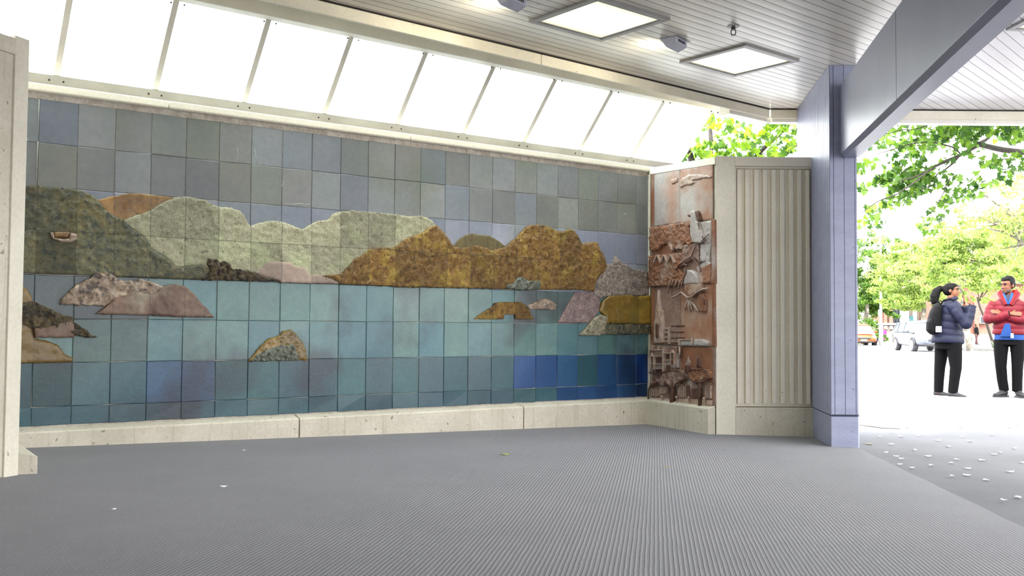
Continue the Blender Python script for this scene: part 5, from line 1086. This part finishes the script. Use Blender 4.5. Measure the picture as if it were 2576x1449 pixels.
# woman with ponytail and backpack, in profile to the right
Gw = onz(2384.5, 1002, -.15); wo = empty('person', (Gw.x, Gw.y, -.15), radians(-24)); tag(wo, 'person in navy quilted jacket and black trousers gesturing, dark hair in ponytail', 'person')
bm = bmesh.new()
Rm, hs = head_geo(bm, (.070, 0, 1.575), radians(78), .98)
tube(bm, [(.045, 0, 1.34), (.050, 0, 1.42), (.058, 0, 1.50)], [.062, .052, .055], 12)
tube(bm, [(0, 0, .78), (0, 0, .90), (.02, 0, 1.10), (.05, 0, 1.28), (.045, 0, 1.38)], [(.12, .15), (.13, .16), (.12, .14), (.12, .16), (.08, .14)], 16, squash=(1, 0, 0))
for pts, r in (([(-.05, .07, .84), (-.10, .07, .46), (-.125, .07, .07)], (.085, .058, .040)), ([(.05, -.07, .84), (.10, -.07, .46), (.065, -.07, .07)], (.085, .058, .040)), ([(.06, -.16, 1.35), (.24, -.20, 1.10), (.325, -.16, 1.35)], (.048, .038, .027)), ([(.06, .16, 1.35), (.23, .17, 1.12), (.235, .07, 1.37)], (.048, .038, .027))): tube(bm, pts, list(r), 10)
hand_geo(bm, (.325, -.16, 1.355), (-.30, .10, 1), (-.8, .5, 0), (-.5, -.8, .1), .25, .92); hand_geo(bm, (.235, .07, 1.375), (-.10, 0, 1), (-1, -.2, 0), (0, -1, 0), .35, .9)
soft('body', bm, 'skin_a', wo, .0065, 2); face_bits(wo, Rm, hs, 'skin_a')
bm = bmesh.new()
for p, r in (((.045, 0, 1.612), (.098, .082, .078)), ((.010, 0, 1.575), (.070, .078, .075)), ((.075, 0, 1.640), (.072, .070, .048))): ball(bm, p, r)
tube(bm, [(-.035, 0, 1.60), (-.085, 0, 1.615), (-.135, -.005, 1.57), (-.165, -.01, 1.49), (-.165, -.01, 1.41), (-.135, -.01, 1.36)], [.030, .042, .062, .068, .055, .02], 12)
for i in range(10): 
    a = random.uniform(0, 2*pi); tube(bm, [(-.15, .05*sin(a), 1.52), (-.165+.05*cos(a), .06*sin(a), 1.44), (-.15+.05*cos(a), .06*sin(a), 1.37)], [.02, .02, .008], 6)
soft('hair', bm, 'hair_b', wo, .009, 2)
bm = bmesh.new(); P, r = puff([(.0, -.01, .80), (.005, 0, .95), (.02, 0, 1.10), (.045, 0, 1.25), (.055, 0, 1.36), (.05, 0, 1.43)], [(.235, .215), (.215, .205), (.185, .195), (.165, .195), (.135, .185), (.085, .11)], .105, .09); tube(bm, P, r, 26, squash=(1, 0, 0))
for pts, rr in (([(.065, -.155, 1.36), (.15, -.205, 1.22), (.255, -.205, 1.085), (.30, -.19, 1.20), (.335, -.165, 1.355)], [.086, .078, .076, .066, .056]), ([(.065, .155, 1.36), (.15, .19, 1.22), (.235, .18, 1.10), (.245, .12, 1.22), (.238, .08, 1.355)], [.086, .078, .076, .066, .056])):
    P, r = puff(pts, rr, .085, .10); tube(bm, P, r, 18)
ball(bm, (.25, -.205, 1.095), .086); ball(bm, (.235, .18, 1.10), .085)
soft('jacket', bm, 'navy', wo, .009, 1)
bm = bmesh.new(); P = [(.052+.078*cos(a), .085*sin(a), 1.445+.02*cos(a)) for a in np.linspace(0, 2*pi, 20)]; tube(bm, [tuple(float(v) for v in p) for p in P], .028, 8); soft('collar', bm, 'navy', wo, .009, 1)
bm = bmesh.new()
tube(bm, [(.0, 0, .72), (.0, 0, .82), (.0, 0, .9)], [(.17, .165), (.16, .165), (.14, .15)], 18, squash=(1, 0, 0))
for pts, r in (([(-.070, .075, .82), (-.085, .075, .62), (-.105, .075, .45), (-.118, .075, .25), (-.125, .075, .085)], [.105, .092, .078, .070, .064]), ([(.085, -.075, .82), (.100, -.075, .62), (.110, -.08, .45), (.085, -.075, .25), (.065, -.075, .085)], [.112, .098, .082, .072, .066])): tube(bm, pts, r, 16)
soft('trousers', bm, 'black_cl', wo, .010, 2)
for hx, hy in ((-.185, .08), (.005, -.08)):
    bm = bmesh.new(); shoe_geo(bm, (hx, hy, 0), (1, -.18), .25, .085, .044, .02); sh_ = soft('shoe', bm, 'shoe', wo, .007, 2)
    bm = bmesh.new(); sole_geo(bm, (hx, hy, 0), (1, -.18), .265, .050, .034); fin('sole', bm, M['white_s'], sh_, bevel=.005)
# backpack
bp_ = empty('backpack', (Gw.x+.085, Gw.y-.085, -.15), radians(-24)); tag(bp_, 'black backpack with a pale patch worn over the navy jacket', 'backpack')
bm = bmesh.new(); tube(bm, [(-.275, -.06, .935), (-.285, -.06, .99), (-.285, -.06, 1.10), (-.262, -.06, 1.24), (-.235, -.06, 1.34), (-.215, -.06, 1.385)], [(.06, .10), (.095, .15), (.105, .165), (.09, .16), (.07, .14), (.03, .08)], 18, squash=(1, 0, 0)); soft('bag', bm, 'bag', bp_, .010, 2)
bm = bmesh.new(); tube(bm, [(-.31, -.13, .95), (-.335, -.13, 1.00), (-.335, -.13, 1.10), (-.31, -.13, 1.16)], [(.04, .09), (.065, .12), (.06, .12), (.03, .09)], 16, squash=(1, 0, 0)); soft('front_pocket', bm, 'bag', bp_, .010, 2)
bm = bmesh.new(); tube(bm, [(-.20, -.12, 1.36), (-.15, -.13, 1.43), (-.06, -.12, 1.45), (-.02, -.11, 1.42)], .013, 8); fin('shoulder_strap', bm, M['bag'], bp_, True)
bm = bmesh.new(); tube(bm, [(-.20, -.06, 1.38), (-.23, -.06, 1.42), (-.19, -.06, 1.42), (-.17, -.06, 1.39)], .010, 6); fin('grab_handle', bm, M['bag'], bp_, True)
bm = bmesh.new(); box(bm, -.265, -.185, -.212, -.204, .965, 1.05); fin('patch', bm, M['badge'], bp_, bevel=.004); bm = bmesh.new(); ball(bm, (-.215, -.213, 1.0), (.024, .004, .022), 10); ball(bm, (-.24, -.213, 1.03), (.012, .004, .014), 10); fin('patch_print', bm, M['patch'], bp_)

# man with folded arms
Gm = onz(2540.5, 998.5, -.15); ma = empty('person', (Gm.x, Gm.y, -.15), radians(-27)); tag(ma, 'person in crimson quilted jacket over blue shirt, arms folded, short black hair', 'person')
bm = bmesh.new()
Rm, hs = head_geo(bm, (-.015, -.015, 1.672), radians(-38), 1.10, radians(4))
tube(bm, [(.0, .02, 1.42), (.0, .01, 1.50), (-.005, .0, 1.60)], [.072, .060, .062], 12)
tube(bm, [(0, 0, .85), (0, 0, 1.0), (0, 0, 1.2), (0, .01, 1.38), (0, .015, 1.46)], [(.16, .11), (.155, .11), (.165, .12), (.18, .11), (.12, .08)], 16, squash=(1, 0, 0))
for pts, r in (([(-.10, 0, .90), (-.11, 0, .48), (-.08, .02, .07)], (.095, .062, .042)), ([(.10, 0, .90), (.10, 0, .48), (.095, .02, .07)], (.095, .062, .042)), ([(-.20, 0, 1.41), (-.265, -.06, 1.17), (.02, -.20, 1.245)], (.052, .042, .030)), ([(.20, 0, 1.41), (.265, -.06, 1.17), (-.10, -.145, 1.235)], (.052, .042, .030))): tube(bm, pts, list(r), 10)
hand_geo(bm, (.025, -.205, 1.248), (1, .05, -.02), (0, .8, -.5), (0, 0, 1), .35, 1.0); hand_geo(bm, (-.10, -.16, 1.25), (-1, -.35, .30), (0, .6, -.5), (0, 0, 1), .55, 1.0)
soft('body', bm, 'skin_b', ma, .0065, 2); face_bits(ma, Rm, hs, 'skin_b')
bm = bmesh.new()
def HB(p, r): bmesh.ops.create_uvsphere(bm, u_segments=18, v_segments=12, radius=1, matrix=Rm @ Matrix.Translation(Vector(p)*hs) @ Matrix.Diagonal((r[0]*hs, r[1]*hs, r[2]*hs, 1)))
HB((0, .030, .062), (.083, .090, .075)); HB((0, -.020, .090), (.066, .058, .030)); HB((0, .050, .02), (.078, .07, .075)); HB((.0, -.052, .082), (.052, .030, .020))
for sx in (-1, 1): HB((sx*.070, .005, .035), (.014, .030, .045))
soft('hair', bm, 'hair', ma, .008, 2)
bm = bmesh.new()
for p, r in (((0, -.060, -.086), (.040, .034, .026)), ((.038, -.030, -.066), (.024, .045, .032)), ((-.038, -.030, -.066), (.024, .045, .032)), ((0, -.090, -.044), (.026, .010, .006))): HB(p, r)
soft('stubble', bm, 'beard', ma, .007, 2)
bm = bmesh.new(); P, r = puff([(0, 0, .935), (0, 0, 1.08), (0, 0, 1.22), (0, .005, 1.36), (0, .012, 1.44), (0, .015, 1.50)], [(.235, .165), (.225, .165), (.22, .165), (.225, .155), (.195, .13), (.10, .09)], .085, .08); tube(bm, P, r, 28, squash=(1, 0, 0))
for pts, rr in (([(-.185, .0, 1.415), (-.25, -.02, 1.30), (-.275, -.06, 1.175), (-.14, -.15, 1.19), (.015, -.200, 1.243)], [.084, .080, .080, .072, .054]), ([(.185, .0, 1.415), (.25, -.02, 1.30), (.275, -.06, 1.175), (.12, -.15, 1.165), (-.06, -.150, 1.215)], [.084, .080, .080, .072, .062])):
    P, r = puff(pts, rr, .075, .10); tube(bm, P, r, 18)
for sx in (-1, 1): ball(bm, (sx*.272, -.06, 1.18), .088)
ja = soft('jacket', bm, 'red_j', ma, .009, 1)
# open front: shirt wedge below the folded arms and at the throat
bm = bmesh.new(); tube(bm, [(0, -.004, .855), (0, -.004, .93), (0, -.004, .99)], [(.205, .145), (.20, .145), (.19, .14)], 24, squash=(1, 0, 0)); soft('shirt', bm, 'blue_shirt', ma, .009, 1)
bm = bmesh.new(); v = [(-.125, -.165, .90), (.035, -.175, .90), (.015, -.200, 1.10), (-.055, -.198, 1.10)]
a = [bm.verts.new(p) for p in v]; b = [bm.verts.new((p[0], p[1]+.03, p[2])) for p in v]; bm.faces.new(a); bm.faces.new(b[::-1]); [bm.faces.new((a[i], a[(i+1) % 4], b[(i+1) % 4], b[i])) for i in range(4)]; fin('shirt_front', bm, M['blue_shirt'], ma, bevel=.01)
bm = bmesh.new(); v = [(-.075, -.095, 1.53), (.055, -.095, 1.53), (.0, -.158, 1.37), (-.015, -.158, 1.37)]
a = [bm.verts.new(p) for p in v]; b = [bm.verts.new((p[0], p[1]+.04, p[2])) for p in v]; bm.faces.new(a); bm.faces.new(b[::-1]); [bm.faces.new((a[i], a[(i+1) % 4], b[(i+1) % 4], b[i])) for i in range(4)]; fin('undershirt', bm, M['navy_tee'], ma, bevel=.01)
for sx in (-1, 1):
    bm = bmesh.new(); tube(bm, [(sx*.060-.01, -.075, 1.555), (sx*.040-.008, -.125, 1.48), (-.006, -.165, 1.385)], [(.010, .022), (.010, .022), (.008, .014)], 8); fin('shirt_collar', bm, M['blue_shirt'], ma, True)
bm = bmesh.new()
tube(bm, [(-.045, -.140, 1.37), (-.085, -.115, 1.46), (-.118, -.03, 1.545), (-.10, .06, 1.575), (0, .095, 1.58), (.10, .06, 1.575), (.118, -.03, 1.545), (.085, -.115, 1.46), (.03, -.145, 1.37)], [(.018, .030), (.026, .04), (.032, .045), (.034, .045), (.034, .04), (.034, .045), (.032, .045), (.026, .04), (.018, .030)], 12); soft('hood', bm, 'red_j', ma, .008, 1)
bm = bmesh.new()
tube(bm, [(-.030, -.160, 1.385), (-.066, -.132, 1.47), (-.092, -.060, 1.56), (-.07, .02, 1.60)], [(.012, .022), (.016, .03), (.018, .034), (.01, .02)], 10); tube(bm, [(.018, -.160, 1.385), (.060, -.132, 1.47), (.092, -.055, 1.56), (.07, .02, 1.60)], [(.012, .022), (.016, .03), (.018, .034), (.01, .02)], 10); soft('hood_lining', bm, 'red_l', ma, .007, 1)
bm = bmesh.new(); tube(bm, [(0, 0, .78), (0, 0, .90)], [(.185, .13), (.17, .125)], 20, squash=(1, 0, 0))
for pts, r in (([(-.105, 0, .86), (-.115, 0, .65), (-.115, -.01, .45), (-.10, .01, .25), (-.075, .02, .085)], [.108, .096, .080, .074, .068]), ([(.105, 0, .86), (.112, 0, .65), (.105, -.01, .45), (.10, .01, .25), (.098, .02, .085)], [.108, .096, .080, .074, .070])): tube(bm, pts, r, 16)
soft('trousers', bm, 'black_cl', ma, .010, 2)
for hx, hy, d in ((-.045, .05, (-.62, -.8)), (.10, .05, (.35, -.9))):
    bm = bmesh.new(); shoe_geo(bm, (hx, hy, 0), d, .27, .09, .048, .016); sh_ = soft('shoe', bm, 'shoe', ma, .007, 2)
    bm = bmesh.new(); sole_geo(bm, (hx, hy, 0), d, .285, .052, .024); fin('sole', bm, M['trimblk'], sh_, bevel=.004)
bm = bmesh.new(); tube(bm, [(.004, -.203, 1.243), (.016, -.204, 1.246)], .046, 16); fin('cuff', bm, M['black_cl'], ma, True)
bm = bmesh.new(); box(bm, .02, .06, -.186, -.178, .885, .955); fin('badge', bm, M['badge'], ma)

# small figures and bicycle across the road
def walker(x, y, Y, h, top, bottom, label, carry=None, yaw=0, hair='hair'):
    p = aty(x, y, Y); z = gz(Y)+.13; e = empty('person', (p.x, Y, z), yaw); tag(e, label, 'person'); k = h/1.7
    S = lambda *a: tuple(v*k for v in a)
    bm = bmesh.new(); Rm, hs = head_geo(bm, S(0, 0, 1.58), 0, k)
    tube(bm, [S(0, 0, 1.38), S(0, 0, 1.52)], [.05*k, .05*k], 8); tube(bm, [S(0, 0, .85), S(0, 0, 1.1), S(0, 0, 1.38)], [(.13*k, .10*k), (.13*k, .10*k), (.16*k, .09*k)], 10, squash=(1, 0, 0))
    for sx in (-1, 1): tube(bm, [S(sx*.09, 0, .88), S(sx*.10, sx*.06, .45), S(sx*.10, sx*.12, .05)], [.08*k, .055*k, .04*k], 8); tube(bm, [S(sx*.19, 0, 1.35), S(sx*.24, 0, 1.08), S(sx*.22, -.08, .84)], [.045*k, .04*k, .03*k], 8); hand_geo(bm, S(sx*.22, -.08, .84), (0, -.2, -1), (-sx, 0, 0), (0, -1, 0), .3, k)
    soft('body', bm, 'skin_a', e, .010, 1)
    bm = bmesh.new(); ball(bm, S(0, .025, 1.615), (.085*k, .095*k, .085*k)); ball(bm, S(0, .06, 1.52), (.07*k, .05*k, .10*k)); soft('hair', bm, hair, e, .012, 1)
    bm = bmesh.new(); tube(bm, [S(0, 0, .78), S(0, 0, 1.1), S(0, 0, 1.36), S(0, 0, 1.44)], [(.19*k, .14*k), (.17*k, .13*k), (.19*k, .12*k), (.08*k, .07*k)], 12, squash=(1, 0, 0))
    for sx in (-1, 1): tube(bm, [S(sx*.18, 0, 1.36), S(sx*.245, 0, 1.08), S(sx*.222, -.07, .88)], [.068*k, .058*k, .048*k], 8)
    soft('coat', bm, top, e, .014, 2)
    bm = bmesh.new()
    for sx in (-1, 1): tube(bm, [S(sx*.09, 0, .90), S(sx*.10, sx*.06, .45), S(sx*.10, sx*.12, .08)], [.10*k, .072*k, .06*k], 10)
    soft('trousers', bm, bottom, e, .014, 2)
    for sx in (-1, 1):
        bm = bmesh.new(); shoe_geo(bm, S(sx*.10, sx*.12+.05, 0), (0, -1), .25*k, .09*k, .045*k, 0); soft('shoe', bm, 'shoe', e, .012, 1)
    return e
M['magenta'] = plain('magenta_coat', (140, 20, 96), .6); M['teal_cl'] = plain('pale_teal_clothes', (140, 196, 190), .6); M['maroon'] = plain('maroon_clothes', (60, 20, 24), .7)
walker(2206.5, 862, 92, 1.42, 'black_cl', 'black_cl', 'person in black clothes standing left of the lamp post'); walker(2211, 862, 93, 1.30, 'teal_cl', 'teal_cl', 'person in pale teal clothes close beside the lamp post'); walker(2224.5, 862, 94, 1.40, 'magenta', 'magenta', 'person in magenta coat passing behind the lamp post')
walker(2456.5, 866, 72, 1.55, 'black_cl', 'maroon', 'person in dark coat standing behind the pale tree trunk', yaw=.6)
bx = aty(2428, 866, 66); bi = empty('bicycle', (bx.x, 66, gz(66)+.13), radians(35)); tag(bi, 'dark bicycle leaning near the pale tree trunk', 'bicycle')
for x in (-.52, .52):
    bm = bmesh.new(); tube(bm, [(x+.33*cos(2*pi*k/24), 0, .34+.33*sin(2*pi*k/24)) for k in range(25)], .018, 6, False)
    for k in range(10): tube(bm, [(x, 0, .34), (x+.32*cos(2*pi*k/10), 0, .34+.32*sin(2*pi*k/10))], .003, 4)
    fin('wheel', bm, M['tyre'], bi)
bm = bmesh.new()
for p in ([(-.52, 0, .34), (-.12, 0, .30), (.40, 0, .72), (-.18, 0, .78), (-.12, 0, .30)], [(-.52, 0, .34), (-.18, 0, .78)], [(.38, 0, .92), (.52, 0, .34)]): tube(bm, p, .018, 6)
fin('frame', bm, M['trimblk'], bi); bm = bmesh.new(); tube(bm, [(.30, -.26, .98), (.38, 0, .95), (.30, .26, .98)], .014, 6); fin('handlebar', bm, M['trimblk'], bi); bm = bmesh.new(); ball(bm, (-.2, 0, .86), (.13, .06, .03)); tube(bm, [(-.18, 0, .78), (-.2, 0, .86)], .014, 6); fin('saddle', bm, M['trimblk'], bi)

# ------------------------------------------------------------------ litter
M['petal'] = plain('white_petal', (236, 234, 236), .6); M['paper'] = plain('white_paper_scrap', (240, 242, 244), .6); M['dry'] = plain('dry_leaf', (150, 136, 100), .7); M['green_leaf'] = plain('yellow_green_leaf', (150, 160, 70), .6); M['twig'] = plain('brown_twig', (92, 76, 64), .8)
def oncarpet(x, y):
    P = onz(x, y, -.05)
    for _ in range(5): P = onz(x, y, cz(P.x, P.y))
    return P
def onpave(x, y):
    P = onz(x, y, -.12)
    for _ in range(8): P = onz(x, y, pz(P.x, P.y))
    return P
def scrap(name, P, size, mat, label, cat, rz=0, group=None, shape='blob', asp=1.8):
    bm = bmesh.new(); n = 9
    if shape == 'leaf': pts = [(x*size*.75, (y-.5)*size) for x, y in _lobes]
    else: pts = [(size*asp/2*cos(2*pi*k/n)*random.uniform(.8, 1.1), size/2*sin(2*pi*k/n)*random.uniform(.8, 1.1)) for k in range(n)]
    vs = [bm.verts.new((x, y, .003+(.10 if shape == 'leaf' else .35)*abs(x))) for x, y in pts]; f = bm.faces.new(vs)
    r = bmesh.ops.extrude_face_region(bm, geom=[f]); bmesh.ops.translate(bm, verts=[v for v in r['geom'] if isinstance(v, bmesh.types.BMVert)], vec=(0, 0, .002))
    o = fin(name, bm, M[mat]); o.location = P+Vector((0, 0, .001)); o.rotation_euler = (0, 0, rz); tag(o, label, cat, group); return o
scrap('paper_scrap', oncarpet(563, 1227.5), .018, 'paper', 'small white paper scrap on the carpet left of centre', 'litter', .1, asp=2.4)
scrap('paper_scrap', oncarpet(287, 1284), .014, 'paper', 'tiny crumpled white scrap nearest the left edge of the carpet', 'litter', .6, asp=1.6)
scrap('paper_scrap', oncarpet(614, 1135), .012, 'paper', 'white speck on the carpet close to the mural ledge', 'litter', .2)
scrap('fallen_leaf', oncarpet(1267, 1144), .075, 'green_leaf', 'yellow-green fallen leaf in the middle of the carpet', 'leaf', .8, shape='leaf')
scrap('fallen_leaf', oncarpet(1677, 1178), .018, 'dry', 'curled straw-coloured leaf bit below the terracotta panel', 'leaf', 0, asp=2.5)
bm = bmesh.new(); P = onpave(2205, 1078); tube(bm, [(-.10, .32, .008), (-.02, .08, .012), (.05, -.04, .008), (.20, -.10, .01)], [.002, .004, .003, .002], 6); o = fin('twig', bm, M['twig']); o.location = P; tag(o, 'thin brown twig on the pavement beside the blue pillar', 'twig')
for x, y, l in ((2252, 992, 'brown fallen leaf on the pavement left of the woman'), (2328, 990, 'pale fallen leaf just left of the woman\'s shoes'), (2483, 986, 'brown fallen leaf between the two people'), (2180, 1118, 'dry leaf at the pavement corner of the pillar foot')):
    scrap('fallen_leaf', onpave(x, y), .08, 'dry', l, 'leaf', random.uniform(0, 3), shape='leaf')
pet = [(2246, 1041), (2250, 1065), (2197, 1056), (2243, 1090), (2300, 1134), (2241, 1120), (2266, 1100), (2282, 1076), (2311, 1098), (2345, 1064), (2330, 1050), (2398, 1052), (2440, 1112), (2420, 1101), (2417, 1078), (2375, 1042), (2490, 1040), (2518, 1049), (2540, 1077), (2560, 1071), (2343, 1173), (2435, 1181), (2432, 1198), (2407, 1158), (2393, 1167), (2515, 1140), (2501, 1145), (2541, 1189), (2525, 1261), (2560, 1254), (2267, 1156), (2255, 1150), (2293, 1179), (2264, 1170), (2360, 1110), (2385, 1125), (2470, 1160), (2496, 1096), (2567, 1042), (2228, 1030), (2290, 1036), (2306, 1022), (2450, 1028), (2395, 1200), (2480, 1210), (2335, 1150), (2552, 1130), (2572, 1166), (2190, 1020), (2212, 1100), (2228, 1140), (2350, 1020)]
for x, y in pet:
    scrap('petal', onpave(x, y), random.uniform(.030, .045), 'petal', 'white petal fallen on the grey pavement beyond the carpet edge', 'petal', random.uniform(0, 3), 'white petals on the pavement', asp=1.3)
